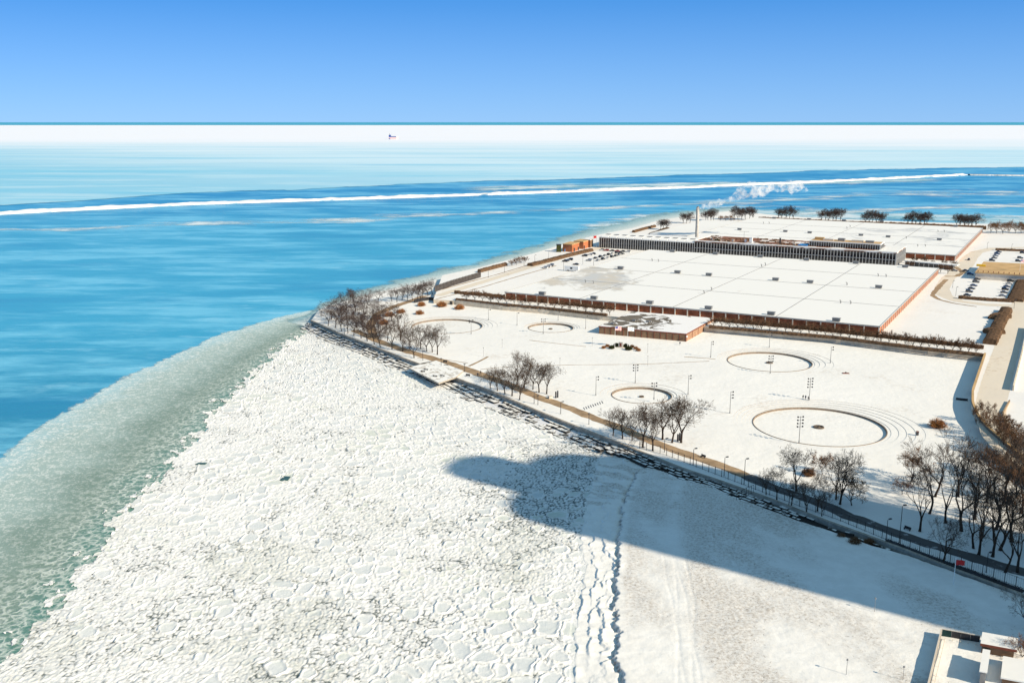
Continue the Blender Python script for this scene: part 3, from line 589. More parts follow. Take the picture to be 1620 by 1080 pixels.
for q in range(10):
    b = MB(); b.box((0, 0, 0), (1, 1, 1), taper=.93)
    v_ = [Vector(p) + Vector([random.uniform(-.05, .05), random.uniform(-.05, .05), random.uniform(-.06, .06)]) for p in b.v]; b.v = [tuple(p) for p in v_]
    variants.append(b.mesh('stone_block', M['stone']))
dA = An - np.roll(An, 1, 0)
for i in range(len(An) - 1):
    for r_ in range(rows):
        t0 = (r_ + .5) / rows; sh_ = (.5 if r_ % 2 else 0)
        p = (An[i] * (1 - sh_) + An[i + 1] * sh_); q = (Bn[i] * (1 - sh_) + Bn[min(i + 1, len(Bn) - 1)] * sh_)
        wdt = np.linalg.norm(q - p); c = p * (1 - t0) + q * t0
        if wdt < 1.6: continue
        ang = math.atan2(*(An[i + 1] - An[i])[::-1]); Ln = np.linalg.norm(An[i + 1] - An[i])
        d_ = math.hypot(c[0], c[1]); snowcov = vnoise(np.array([c[0] / 14]), np.array([c[1] / 14]), 1)[0]
        gap = (.34 if c[1] < 318 else .18) + .2 * random.random()
        if random.random() < (.25 if c[1] > 318 else .06) or (c[1] < 258 and random.random() < .8): continue
        blocks.append((d_, c, (1.45 - 1.25 * t0 if c[1] > 318 else 1.95 - .6 * t0) + random.uniform(-.13, .13), ang + random.uniform(-.05, .05), (Ln - gap * random.uniform(.6, 1.2), wdt / rows - gap * random.uniform(.6, 1.2), .9), random.uniform(-.05, .05)))
blocks.sort(key=lambda q: q[0])
rest = MB()
for k, (d_, c, z, ang, sc, tl) in enumerate(blocks):
    if k < 295: inst('stone_block', variants[k % 10], rv, (c[0], c[1], z - .3), (tl, tl * .7, ang), sc)
    else: rest.box((c[0], c[1], z - .3), sc, ang, taper=.93)
rest.build('stone_block_far', M['stone'], rv, kind='stuff')
# overlook platform jutting over the ice
pl = empty('overlook_platform', label='concrete overlook platform jutting over the ice with its blue shadow', cat='platform')
b = MB(); poly = [at(646, 581, 3.2), at(694, 605.5, 3.2), at(721, 596, 3.2), at(733, 586, 3.2), at(690, 570, 3.2)]
b.prism(poly, 2.52, 3.2); b.build('deck_slab', M['slab'], pl)
b = MB(); b.prism([at(660, 584, 0), at(693, 600, 0), at(712, 594, 0), at(690, 578, 0)], -.5, 2.5); b.build('support_wall', M['concrete'], pl)
for px, py in ((669, 588), (674, 585), (688, 595.5), (700, 595)):
    o = empty('concrete_bench', (*at(px, py, 3.2), 3.2), math.radians(-30), label='dark bench on the overlook platform, ' + {669: 'leftmost of four', 674: 'second from left', 688: 'near the outer corner', 700: 'rightmost of four'}[px], cat='bench', group='benches on the overlook platform')
    b = MB(); b.box((0, 0, .45), (2.2, .6, .12)); b.build('seat', M['dark'], o)
    for s_ in (-.8, .8): b = MB(); b.box((s_, 0, .2), (.15, .5, .4)); b.build('leg', M['dark'], o)
# ---------------------------------------------------------------- retaining walls on the terrace edge
def wallrun(name, P, th, z0, z1, mat, coping=None, seg=6., side=1, **k):
    root = empty(name, **k); Q = resample(P, step=seg)
    for i in range(len(Q) - 1):
        a, b_ = Q[i], Q[i + 1]; ang = math.atan2(*(b_ - a)[::-1]); Ln = np.linalg.norm(b_ - a); m_ = (a + b_) / 2 + side * th / 2 * np.array([-math.sin(ang), math.cos(ang)])
        b = MB(); b.box((m_[0], m_[1], (z0 + z1) / 2), (Ln - .04, th, z1 - z0), ang)
        b.build('wall_panel', mat, root)
    if coping:
        b = MB()
        for i in range(len(Q) - 1):
            a, b_ = Q[i], Q[i + 1]; ang = math.atan2(*(b_ - a)[::-1]); Ln = np.linalg.norm(b_ - a); m_ = (a + b_) / 2 + side * th / 2 * np.array([-math.sin(ang), math.cos(ang)])
            b.box((m_[0], m_[1], z1 + .09), (Ln + .05, th + .14, .18), ang)
        b.build('coping', coping, root)
    return root
wallrun('retaining_wall', RW[2:], .5, ZP - .2, ZT + .12, M['tanwall'], M['column'], 8, -1, label='low tan retaining wall between the snowy park and the plant terrace', cat='wall')
wallrun('curved_wall', CV, .7, ZP - .2, ZT + 1.0, simple('dark_wall', (.20, .15, .11), .85, .2, .25), M['tanroof'], 5, 1, label='curved retaining wall with tan coping along the service road', cat='wall')
wallrun('barrier_wall', line([(1626, 520), (1618, 560), (1604, 618)], ZT), .6, ZT - .2, ZT + 2.2, M['tanwall'], None, 5, -1, label='straight barrier wall right of the service road at the frame edge', cat='wall')
wallrun('barrier_wall', line([(1598, 636), (1588, 655), (1592, 675), (1612, 700), (1640, 722)], ZT), .5, ZT - .2, ZT + .9, M['path'], None, 5, -1, label='low curved barrier below the straight one right of the road', cat='wall')
wallrun('garden_wall', line([(1512, 632), (1531, 634)], ZP), .3, ZP, ZP + .9, M['dark'], None, 8, -1, label='short dark wall meeting the curved retaining wall', cat='wall')
wallrun('planter_wall', line([(655, 479), (676, 474), (700, 478), (716, 482)], ZP), .6, ZP, ZP + 2.0, M['dark'], None, 8, -1, label='low dark brick wall behind the russet shrubs', cat='wall')
# ---------------------------------------------------------------- filter buildings
def filter_building(label, u0, u1, v0, v1, zr, roofmat, front=True, rightw=True, colsp=7.0, joints_u=(), joints_v=(), vents=(), small=(), seed=0, panels=True):
    root = empty('filter_building', label=label, cat='building')
    def L(u, v): return PL(u, v)
    b = MB(); b.prism([L(u0 + .25, v0 + .25), L(u1 - .25, v0 + .25), L(u1 - .25, v1 - .25), L(u0 + .25, v1 - .25)], ZT - .1, zr - .5); b.build('wall', M['brick'], root)
    b = MB(); b.prism([L(u0 - .35, v0 - .35), L(u1 + .35, v0 - .35), L(u1 + .35, v1 + .35), L(u0 - .35, v1 + .35)], zr - .5, zr); r_ = b.build('roof', roofmat, root)
    b = MB()
    for (a, c) in (((u0 - .4, v0 - .4), (u1 + .4, v0 - .4)), ((u0 - .4, v0 - .4), (u0 - .4, v1 + .4)), ((u1 + .4, v0 - .4), (u1 + .4, v1 + .4))):
        A_, C_ = np.array(L(*a)), np.array(L(*c)); m_ = (A_ + C_) / 2; b.box((m_[0], m_[1], zr - .1), (np.linalg.norm(C_ - A_), .3, .62), math.atan2(*(C_ - A_)[::-1]))
    b.build('parapet', M['fin'], r_)
    if panels:
        n = int((u1 - u0) / colsp); cm = MB(); cm.box((0, 0, (zr - .6 + ZT) / 2), (.55, .7, zr - .6 - ZT)); cmesh = cm.mesh('column', M['column'])
        pm = MB(); pm.box((0, 0, (zr - .6 + ZT) / 2 + .2), ((u1 - u0) / n - .8, .3, zr - 1.2 - ZT)); pmesh = pm.mesh('brick_panel', M['brick'])
        for i in range(n + 1):
            p = L(u0 + (u1 - u0) * i / n, v0 - .15); inst('column', cmesh, root, (p[0], p[1], 0), aU)
            if i < n: p = L(u0 + (u1 - u0) * (i + .5) / n, v0 + .15); inst('brick_panel', pmesh, root, (p[0], p[1], 0), aU)
        n = int((v1 - v0) / 6.4); pm = MB(); pm.box((0, 0, (zr - .6 + ZT) / 2), ((v1 - v0) / n - .9, .3, zr - .7 - ZT)); pmesh = pm.mesh('brick_panel', M['brick2'])
        fm = MB(); fm.box((0, 0, (zr - .6 + ZT) / 2), (.42, .62, zr - .6 - ZT)); fmesh = fm.mesh('pilaster', M['column'])
        for i in range(n + 1):
            p = L(u0 - .1, v0 + (v1 - v0) * i / n); inst('pilaster', fmesh, root, (p[0], p[1], 0), aV)
            if i < n: p = L(u0 + .15, v0 + (v1 - v0) * (i + .5) / n); inst('brick_panel', pmesh, root, (p[0], p[1], 0), aV)
    for u in joints_u:
        b = MB(); A_, C_ = np.array(L(u, v0)), np.array(L(u, v1)); m_ = (A_ + C_) / 2; b.box((m_[0], m_[1], zr + .05), (np.linalg.norm(C_ - A_), .32, .13), math.atan2(*(C_ - A_)[::-1])); b.build('expansion_joint', M['grey'], r_)
    for v in joints_v:
        b = MB(); A_, C_ = np.array(L(u0, v)), np.array(L(u1, v)); m_ = (A_ + C_) / 2; b.box((m_[0], m_[1], zr + .05), (np.linalg.norm(C_ - A_), .3, .12), math.atan2(*(C_ - A_)[::-1])); b.build('roof_seam', M['grey'], r_)
    return root, r_
zr = 9.5
fm_roof = stained_roof('filter_roof_snow', *PL(208, 80), 85, (.50, .43, .33), .53)
uu1 = 215; vv1 = 232
fb, fr = filter_building('vast snow-roofed filter building with brick panels between pale columns, nearest one', 0, uu1, 0, vv1, zr, fm_roof, joints_u=(52, 109, 166), joints_v=(62, 118, 175))
def rooftop(px, py, z, kind, parent=None, rot=None, s=1.):
    p = at(px, py, z); b = MB(); rz = aU if rot is None else rot
    if kind == 'vent': b.box((0, 0, 1.0 * s), (4.2 * s, 2.4 * s, 1.5 * s)); b.box((0, 0, 1.85 * s), (4.6 * s, 2.8 * s, .22)); [b.box((x * s, 0, 1.0 * s), (.14, 2.6 * s, 1.4 * s)) for x in (-1.4, -.5, .5, 1.4)]
    elif kind == 'pipe': b.tube([(0, 0, 0), (0, 0, 1.3 * s), (.25, 0, 1.7 * s), (.7, 0, 1.6 * s)], [.3, .28, .28, .3], 6)
    m_ = b.mesh('roof_' + kind, M['grey']); return m_, p, rz
ventm = None
ventpx = [(858, 464), (940, 471), (1028, 478.5), (1121, 487), (1220, 496), (1323, 506), (982, 423.5), (1121.5, 434), (1227, 441.5), (1281.5, 445.5), (1390, 453.5), (1064, 396.5), (1132, 400.5), (1203, 405), (1276, 410), (1354, 415), (1432, 421), (1072, 430)]
for k, (px, py) in enumerate(ventpx):
    if ventm is None: ventm, _, _ = rooftop(px, py, zr, 'vent')
    p = at(px, py + 2.2, zr); inst('roof_vent', ventm, fr, (p[0], p[1], zr), aU, .92 if py > 430 else .95)
pipem = None
for px, py in ((1032, 412), (1042, 413), (926.5, 446), (939, 447.5), (1205, 421), (1211, 418.5), (1114, 463.5), (1126, 458), (1330, 478.5), (1346, 479.5), (1389.5, 436), (1402, 437), (1340, 450)):
    if pipem is None: pipem, _, _ = rooftop(px, py, zr, 'pipe')
    p = at(px, py + 1, zr); inst('vent_pipe', pipem, fr, (p[0], p[1], zr), aU + .5)
# rear filter building
def uv(px, py, z): p = np.array(at(px, py, z)) - O; A_ = np.array([Uv, Vv]).T; return np.linalg.solve(A_, p)
a = uv(1512, 404, zr); bcor = uv(1554, 360.5, zr); cback = uv(1197, 343, zr); cst = uv(1112, 346, zr)
u0 = (a[0] + bcor[0]) / 2; v0 = a[1]; v1 = bcor[1]; u1 = cback[0]
rb, rr_ = filter_building('far snow-roofed filter building behind the glass hall, sunlit brick end wall', u0, u1, v0, v1, zr, stained_roof('rear_roof_snow', *PL(u0 + 60, v0 + 120), 160, (.66, .66, .66), .66), joints_u=(u0 + 52, u0 + 110, u0 + 168), joints_v=(v0 + 60, v0 + 118, v0 + 172))
b = MB(); vx = (cst[1]); b.prism([PL(u1 + .2, vx - 150), PL(cst[0], vx - 150), PL(cst[0], vx), PL(u1 + .2, vx)], ZT - .1, zr - 1.2); b.build('side_wing', M['snow_roof'], rb)
for px, py in ((1170, 363), (1242.5, 366), (1281, 368), (1362, 372), (1405, 374.5), (1486, 379), (1225, 345), (1280, 347), (1335, 349), (1395, 350.5), (1512, 358)):
    p = at(px, py + 1, zr); inst('roof_vent', ventm, rr_, (p[0], p[1], zr), aU, .9)
for px, py in ((1208, 353), (1217, 353), (1340, 361), (1345, 358), (1434, 376.5), (1484, 366), (1494, 366), (1452, 389), (1464, 389)):
    p = at(px, py + 1, zr); inst('vent_pipe', pipem, rr_, (p[0], p[1], zr), aU)
# ---------------------------------------------------------------- glass hall (administration and filter gallery)
hl = empty('glass_hall', label='long dark glass hall with grey vertical fins and cluttered reddish roof', cat='building')
zh = 15.5
f0 = uv(1419, 399.5, zh); f1_ = uv(947, 374.5, zh - 1.2); e1 = uv(1435, 389.5, zh); vs_ = (f0[1] + f1_[1]) / 2
umid = uv(1092, 383, zh)[0]; hu0, hu1 = f0[0], f1_[0]; dep = e1[1] - f0[1]
def obox(b, u0, u1, v0, v1, z0, z1, m=0, mt=None): b.prism([PL(u0, v0), PL(u1, v0), PL(u1, v1), PL(u0, v1)], z0, z1, m, mt)
rust = NT('rusty_gravel_roof'); n_ = rust.noise(.045, 5, rough=.65); c = rust.mix(rust.ramp(rust.noise(.3, 3), .35, .65), (.30, .13, .08), (.17, .085, .055)); c = rust.mix(rust.ramp(n_, .50, .58), c, (.74, .70, .68))
M['rust'] = rust.bsdf(c, .85, .1, bump=rust.noise(1, 2), bs=.2, bd=.2)
b = MB(); obox(b, hu0 + .6, umid, vs_ + .8, vs_ + dep - .6, ZT, zh - .9); b.build('glazing', M['glass'], hl)
b = MB(); obox(b, umid, hu1 - .6, vs_ + .8, vs_ + dep * .8, ZT, zh - 1.9); b.build('glazing', M['glass'], hl)
b = MB(); obox(b, hu0, umid, vs_, vs_ + dep, zh - .9, zh - .1); rfo = b.build('roof', M['rust'], hl)
b = MB(); obox(b, hu0 - .1, umid, vs_ - .1, vs_ + 2.6, zh - .1, zh + .3); obox(b, hu0 - .1, hu0 + 14, vs_ + 2.6, vs_ + dep, zh - .1, zh + .18); obox(b, umid - .2, umid, vs_ + 2.6, vs_ + dep, zh - .1, zh + .3); b.build('roof_edge', M['snow_roof'], rfo)
b = MB(); obox(b, umid, hu1, vs_, vs_ + dep * .8, zh - 1.9, zh - 1.2, 0); rf2 = b.build('roof', M['snow_roof'], hl)
nb = 11
for k in range(nb):                                           # skylight monitors in a row
    ua = umid + 1 + (hu1 - umid - 2) * k / nb; ub = ua + (hu1 - umid - 2) / nb * .86
    b = MB()
    for zz_, (p0, p1) in ((0, (ua, ub)),):
        prof = [(0, zh - 1.2), (1.2, zh - .2), (4.5, zh + .35), (9, zh - .1), (12, zh - 1.2)]
        vsx = [(*PL(p0, vs_ + .6 + q[0]), q[1]) for q in prof] + [(*PL(p1, vs_ + .6 + q[0]), q[1]) for q in prof]; n5 = len(prof)
        b.add(vsx, [(i, i + 1, n5 + i + 1, n5 + i) for i in range(n5 - 1)] + [tuple(range(n5))[::-1], tuple(range(n5, 2 * n5))])
    mo = b.build('skylight_monitor', M['snow_roof'], rf2)
    b = MB(); obox(b, (ua + ub) / 2 - 1.9, (ua + ub) / 2 + 1.9, vs_ + 6, vs_ + 9.5, zh - .1, zh + .5); b.build('skylight_pane', M['dark'], mo)
def fins(u0, u1, v, z0, z1, n, par, dpt=.9, wd=.42, mat=None):
    cm = MB(); cm.box((0, 0, (z0 + z1) / 2), (wd, dpt, z1 - z0)); me = cm.mesh('facade_fin', mat or M['fin'])
    for i in range(n + 1): p = PL(u0 + (u1 - u0) * i / n, v); inst('facade_fin', me, par, (p[0], p[1], 0), aU)
fins(hu0 + .3, umid, vs_ + .35, ZT, zh - .9, 66, hl); fins(umid + 1.6, hu1 - .3, vs_ + .35, ZT, zh - 1.9, 40, hl)
b = MB(); obox(b, hu0 + .4, umid, vs_ + .4, vs_ + .75, ZT + 4.6, ZT + 5.1); b.build('floor_band', M['fin'], hl)
b = MB(); obox(b, umid + .5, hu1, vs_ + .55, vs_ + .78, ZT + 4.2, ZT + 4.45); b.build('floor_band', M['grey'], hl)
b = MB(); nE = 14
for i in range(nE + 1):
    p = PL(hu0 + .3, vs_ + .5 + (dep - 1) * i / nE); b.box((p[0], p[1], (ZT + zh - .9) / 2), (.9, .9, zh - .9 - ZT), aV)
b.build('end_fins', M['fin'], hl, kind='stuff'); b = MB(); obox(b, hu0 + .1, hu0 + .5, vs_, vs_ + dep, ZT + 4.6, ZT + 5.2); b.build('floor_band', M['fin'], hl)
# penthouse
pa = uv(1398, 384, 19.5); pb_ = uv(1287, 378, 19.5); pu0, pu1 = pa[0], pb_[0]; pv0 = vs_ + 11; pv1 = pv0 + 17
b = MB(); obox(b, pu0 + .5, pu1 - .5, pv0 + .6, pv1 - .5, zh - .1, 19.); ph = b.build('penthouse', M['glass'], hl)
b = MB(); obox(b, pu0, pu1, pv0, pv1, 19., 19.6); b.build('penthouse_roof', M['tanroof'], ph)
b = MB(); obox(b, pu0 - .1, pu1, pv0 - .1, pv0 + .5, 19.1, 19.9); obox(b, pu0 - .1, pu0 + .4, pv0, pv1, 19.1, 19.9); b.build('penthouse_edge', M['snow_roof'], ph)
cm = MB(); cm.box((0, 0, (zh + 19.1) / 2), (.4, .7, 19.1 - zh)); me = cm.mesh('penthouse_fin', M['fin'])
for i in range(30): p = PL(pu0 + (pu1 - pu0) * i / 29, pv0 + .3); inst('penthouse_fin', me, ph, (p[0], p[1], 0), aU)
for i in range(8): p = PL(pu0 + .3, pv0 + (pv1 - pv0) * i / 7); inst('penthouse_fin', me, ph, (p[0], p[1], 0), aV)
for (du, dv, su, sv, hz, mt) in ((6, 8, 6, 3, 1.6, 'grey'), (14, 11, 9, 3, 1.2, 'column'), (28, 10, 5, 4, 2., 'grey'), (36, 9, 8, 2, 1.3, 'column'), (44, 12, 7, 3, 1.8, 'tanroof')):
    if du + su < pu1 - pu0: b = MB(); obox(b, pu0 + du, pu0 + du + su, pv0 + dv - 2, pv0 + dv + sv - 2, 19.6, 19.6 + hz); b.build('air_handler', M[mt], ph)
# roof clutter
random.seed(5)
b = MB()
for i in range(150):
    u = random.uniform(pu1 + 3, umid - 3); v = random.uniform(vs_ + 4, vs_ + dep - 3); s = random.uniform(.3, 1.3)
    p = PL(u, v); b.box((p[0], p[1], zh + s * .3), (s * random.uniform(1, 3), s, s * .7), aU)
b.build('roof_debris', M['brick3'], rfo, kind='stuff')
for px, s_, mt, hh in ((1193, 2.2, 'white', 4.0), (1183, 1.2, 'white', 2.2), (1245, 1.1, 'dark', 4.8), (1160, 1.6, 'column', 1.6), (1131, 3.5, 'evergreen', 1.), (1270, 1.8, 'column', 1.2), (1120, 1.5, 'grey', 1.4)):
    c_ = uv(px, 382, zh); p = PL(c_[0], vs_ + 10); b = MB(); b.box((p[0], p[1], zh + hh / 2), (s_, s_ * .9, hh), aU); b.box((p[0], p[1], zh + hh + .1), (s_ * 1.25, s_ * 1.1, .22), aU); b.build('roof_stack', M[mt], rfo)
b = MB(); c_ = uv(1199, 374, zh); p = PL(c_[0], vs_ + 16); b.tube([(p[0], p[1], zh), (p[0], p[1], zh + 8)], .12, 5); b.tube([(p[0] - 4, p[1], zh + 8), (p[0] + 4, p[1], zh + 7.8)], .12, 5); b.build('antenna_mast', M['grey'], rfo)
b = MB(); obox(b, pu1 + 1, pu1 + 8, pv0 - 3, pv0 + 5, zh, zh + .8); b.build('tarp_cover', M['blue'], rfo)
# covered walkway right of hall, low link
wk = empty('covered_walkway', label='snow-topped covered walkway running right from the glass hall', cat='walkway')
wa, wb = np.array(at(1432, 411, 9)), np.array(at(1516, 418.5, 9)); d_ = wb - wa; ang = math.atan2(d_[1], d_[0]); m_ = (wa + wb) / 2
b = MB(); b.box((m_[0], m_[1], 8.6), (np.linalg.norm(d_), 6, .7), ang); b.build('canopy', M['snow_roof'], wk)
b = MB(); b.box((m_[0] - 1, m_[1], 6.6), (np.linalg.norm(d_) * .9, 3, 3.1), ang); b.build('glazed_wall', M['glass'], wk)
for i in range(11): q = wa + d_ * (i + .3) / 11; q = q + np.array([math.sin(ang), -math.cos(ang)]) * 2.6; b = MB(); b.box((q[0], q[1], 6.6), (.35, .35, 3.2), ang); b.build('post', M['column'], wk)
# ---------------------------------------------------------------- chimney and its steam
ch = empty('chimney', label='tall pale chimney rising behind the long glass hall', cat='chimney')
cb = at(1102, 384, ZT); ctop_h = 0
cyy = cb[1]; ray = (328 - 540) / F; dd_ = np.array([(1104 - 810) / F, CP - ray * SP, -SP - ray * CP]); tt_ = cyy / dd_[1]; ctop_h = H + dd_[2] * tt_
b = MB(); b.tube([(cb[0], cb[1], ZT), (cb[0], cb[1], ZT + 12), (cb[0], cb[1], ctop_h)], [1.5, 1.4, 1.25], 20); b.build('shaft', simple('chimney_concrete', (.5, .47, .43), .8, .2, .15), ch, smooth=True)
b = MB(); b.tube([(cb[0], cb[1], ctop_h), (cb[0], cb[1], ctop_h + .8)], [1.1, 1.1], 16); b.build('cap_ring', M['grey'], ch)
b = MB(); b.box((cb[0] - 1.45, cb[1] - .4, (ZT + ctop_h) / 2), (.25, .5, ctop_h - ZT)); b.build('ladder', M['grey'], ch)
t = NT('steam'); pv = t.n('ShaderNodeVolumePrincipled'); pv.inputs['Color'].default_value = (1, 1, 1, 1)
de = t.ramp(t.noise(.2, 5, rough=.7), .42, .66, 0, .4); t.t.links.new(de, pv.inputs['Density']); t.t.links.new(pv.outputs[0], t.out.inputs['Volume']); M['steam'] = t.mat
b = MB(); random.seed(21)
path = [(1107, 329, 1.8), (1115, 327, 2.6), (1124, 325, 3.2), (1133, 324, 3.4), (1141, 321, 3.4), (1149, 317, 3.8), (1157, 313, 4.6), (1165, 309, 5.4), (1173, 304, 6.6), (1181, 302, 7.4), (1189, 302, 7.6), (1197, 303, 7.0), (1205, 302, 6.6), (1213, 300, 6.5), (1219, 296, 4.8)]
path2 = [(1229, 298, 3.8), (1238, 295, 5.6), (1247, 294, 6.4), (1256, 297, 5.8), (1265, 297, 5.0), (1272, 299, 3.)]
def above(px, py, yw): r_ = -(py - 540) / F; d = ((px - 810) / F, CP + r_ * SP, -SP + r_ * CP); t_ = yw / d[1]; return Vector((d[0] * t_, yw, H + d[2] * t_))
def blob(b, c, r, seg=12, rings=8):
    k = len(b.v); ph = random.uniform(0, 9)
    for i in range(rings + 1):
        th = math.pi * i / rings
        for q in range(seg):
            a_ = 2 * math.pi * q / seg; w = r * (1 + .18 * math.sin(3 * a_ + ph) * math.sin(th) + .14 * math.sin(4 * th + 2 * a_ + ph)); b.v.append((c.x + w * math.sin(th) * math.cos(a_), c.y + w * math.sin(th) * math.sin(a_), c.z + w * math.cos(th)))
    for i in range(rings):
        for q in range(seg): w = (q + 1) % seg; b.f.append((k + i * seg + q, k + (i + 1) * seg + q, k + (i + 1) * seg + w, k + i * seg + w)); b.m.append(0)
for pth in (path, path2):
    for px, py, r_ in pth:
        for q in range(3): c = above(px + random.uniform(-3, 3), py + random.uniform(-2.2, 2.2) * r_ / 4, cyy + random.uniform(-2, 2)); blob(b, c, r_ * random.uniform(.5, .85))
b.build('steam_plume', M['steam'], smooth=True, label='white steam plume drifting right from the chimney top', cat='steam')
# ---------------------------------------------------------------- visitor pavilion
pv_ = empty('pavilion', label='low square brick pavilion with patchy snow on its flat roof', cat='building')
zp = 6.5; q0 = np.array(at(1086, 528, zp)); q1 = np.array(at(946.7, 515.7, zp)); q2 = np.array(at(1131, 503, zp)); q3 = q1 + q2 - q0
t = NT('patchy_roof_snow'); n_ = t.noise(.085, 6, vec=t.P((1, 1, 0)), rough=.62, dist=.8); cen = at(1005, 508, zp)
dn = t.n('ShaderNodeVectorMath', operation='DISTANCE'); t.t.links.new(t.P((1, 1.0, 0)), dn.inputs[0]); dn.inputs[1].default_value = (cen[0], cen[1], 0)
f_ = t.ramp(t.m('ADD', n_, t.ramp(dn.outputs[1], 6, 36, .10, -.06)), .555, .575)
M['patchy'] = t.bsdf(t.mix(f_, (.82, .81, .80), t.mix(t.ramp(t.noise(.4, 3), .3, .7), (.20, .17, .13), (.12, .10, .08))), .75, .2)
def ins(f): c_ = (q0 + q1 + q2 + q3) / 4; return [tuple(c_ + (q - c_) * f) for q in (q0, q1, q3, q2)]
b = MB(); b.prism(ins(.985), ZP - .1, zp - .55); b.build('wall', M['brick3'], pv_)
b = MB(); b.prism(ins(1.), zp - .55, zp - .05, 0); rp_ = b.build('roof', [M['brown_trim']], pv_)
b = MB(); b.prism(ins(.985), zp - .05, zp + .06, 0); b.build('roof_membrane', M['patchy'], rp_)
def wallpanels(a, c, n, mat, z0, z1):
    d = (c - a); ang = math.atan2(d[1], d[0]); Ln = np.linalg.norm(d) / n; bm = MB(); bm.box((0, 0, (z0 + z1) / 2), (Ln - .22, .3, z1 - z0)); me = bm.mesh('wall_panel', mat)
    pm = MB(); pm.box((0, 0, (z0 + z1) / 2), (.3, .55, z1 - z0)); pe = pm.mesh('pilaster', M['brown_trim'])
    for i in range(n):
        p = a + d * (i + .5) / n; inst('wall_panel', me, pv_, (p[0], p[1], 0), ang)
        p = a + d * (i) / n; inst('pilaster', pe, pv_, (p[0], p[1], 0), ang)
c_ = (q0 + q1 + q2 + q3) / 4; Q = [c_ + (q - c_) * .99 for q in (q0, q1, q2)]
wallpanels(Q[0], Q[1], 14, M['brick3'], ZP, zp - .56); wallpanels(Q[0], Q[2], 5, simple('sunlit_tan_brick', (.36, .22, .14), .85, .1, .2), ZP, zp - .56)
for px, py in ((969, 513), (1003, 508), (1025, 510)): p = at(px, py, zp); b = MB(); b.box((p[0], p[1], zp + .5), (1.8, 1.4, .9), aU); b.tube([(p[0] + 1.4, p[1], zp), (p[0] + 1.4, p[1], zp + 1.2)], .3, 8); b.build('roof_unit', M['grey'], rp_)
b = MB(); p = at(1085, 534, zp - 1); b.ball((q0[0] + .1, q0[1] - .8, zp - 1.2), .45); b.build('wall_lamp', M['white'], pv_)
# ---------------------------------------------------------------- small brick shore buildings and pier equipment
def shed(label, pts, zt, wallm, roofm, doors=()):
    o = empty('brick_building', label=label, cat='building'); P_ = [np.array(at(*p, zt)) for p in pts]; P_.append(P_[0] + P_[2] - P_[1])
    b = MB(); b.prism([tuple(q) for q in P_], ZT - 1, zt - .6); b.build('wall', wallm, o)
    c_ = sum(P_) / 4; b = MB(); b.prism([tuple(c_ + (q - c_) * 1.05) for q in P_], zt - .6, zt); b.build('roof', roofm, o)
    d = P_[2] - P_[1]; ang = math.atan2(d[1], d[0])
    for f_ in doors:
        p = P_[1] + d * f_; b = MB(); b.box((p[0], p[1], ZT + 1.4), (2.4, .5, 2.8), ang); b.build('door', M['dark'], o)
    return o
shed('small brick building with tan roof on the lake shore, left one', [(890.5, 385.5), (905, 386.5), (916.5, 383)], 11.5, M['brick2'], M['tanroof'], (.86, .3))
shed('small brick building with tan roof on the lake shore, right one', [(908, 381), (923, 382), (933, 379)], 11.5, M['brick2'], M['tanroof'], (.12, .88))
shed('dark annex behind the right brick shore building', [(924, 378), (934, 379), (938, 377)], 12, M['brick3'], M['snow_roof'])
def thingbox(name, label, cat, px, py, z, parts, rz=0):
    o = empty(name, (*at(px, py, z), z), rz, label=label, cat=cat)
    for nm, c, d, mt in parts: b = MB(); b.box(c, d, taper=.94); b.build(nm, M[mt], o)
    return o
thingbox('storage_tank', 'dark green upright tank beside the left brick shore building', 'tank', 884, 398.5, ZT, [('tank_body', (0, 0, 3), (4, 3, 6), 'evergreen'), ('tank_lid', (0, 0, 6.2), (4.4, 3.4, .4), 'dark')])
thingbox('hydrant', 'yellow hoist standing by the left brick shore building', 'hoist', 892.5, 394.5, ZT, [('base', (0, 0, .8), (3, 2, 1.6), 'yellow'), ('mast', (0, 0, 2.8), (1.1, 1.1, 2.8), 'yellow'), ('boom', (.8, 0, 4.2), (2.4, .7, .6), 'yellow')])
thingbox('covered_load', 'bright blue tarpaulin-covered load on the shore road', 'load', 898, 397.5, ZT, [('tarpaulin', (0, 0, 1.3), (7, 3, 2.4), 'blue'), ('pallet', (0, 0, .15), (7.3, 3.2, .3), 'dark')], .4)
# tan-roofed building between the right-hand lots
o = empty('low_building', label='low building with broad tan roof between the two right-hand car parks', cat='building')
za = 10.; P_ = [np.array(at(*p, za)) for p in ((1543.7, 430), (1557, 414), (1660, 419), (1660, 437))]
b = MB(); b.prism([tuple(q) for q in P_], ZT, za - .7); b.build('wall', M['column'], o)
c_ = sum(P_) / 4; b = MB(); b.prism([tuple(c_ + (q - c_) * 1.02) for q in P_], za - .7, za); tr = b.build('roof', M['tanroof'], o)
d_ = P_[3] - P_[0]; ang = math.atan2(d_[1], d_[0])
for i in range(14): p = P_[0] + d_ * (i + .5) / 14 + np.array([0, .4]); b = MB(); b.box((p[0], p[1], za + .5), (.5, .5, 1.), ang); b.build('roof_post', M['brown_trim'], tr)
b = MB(); p = at(1552, 421, za); b.box((p[0], p[1], za + .6), (6, 3, 1.2), ang); b.build('hatch', M['yellow'], tr)
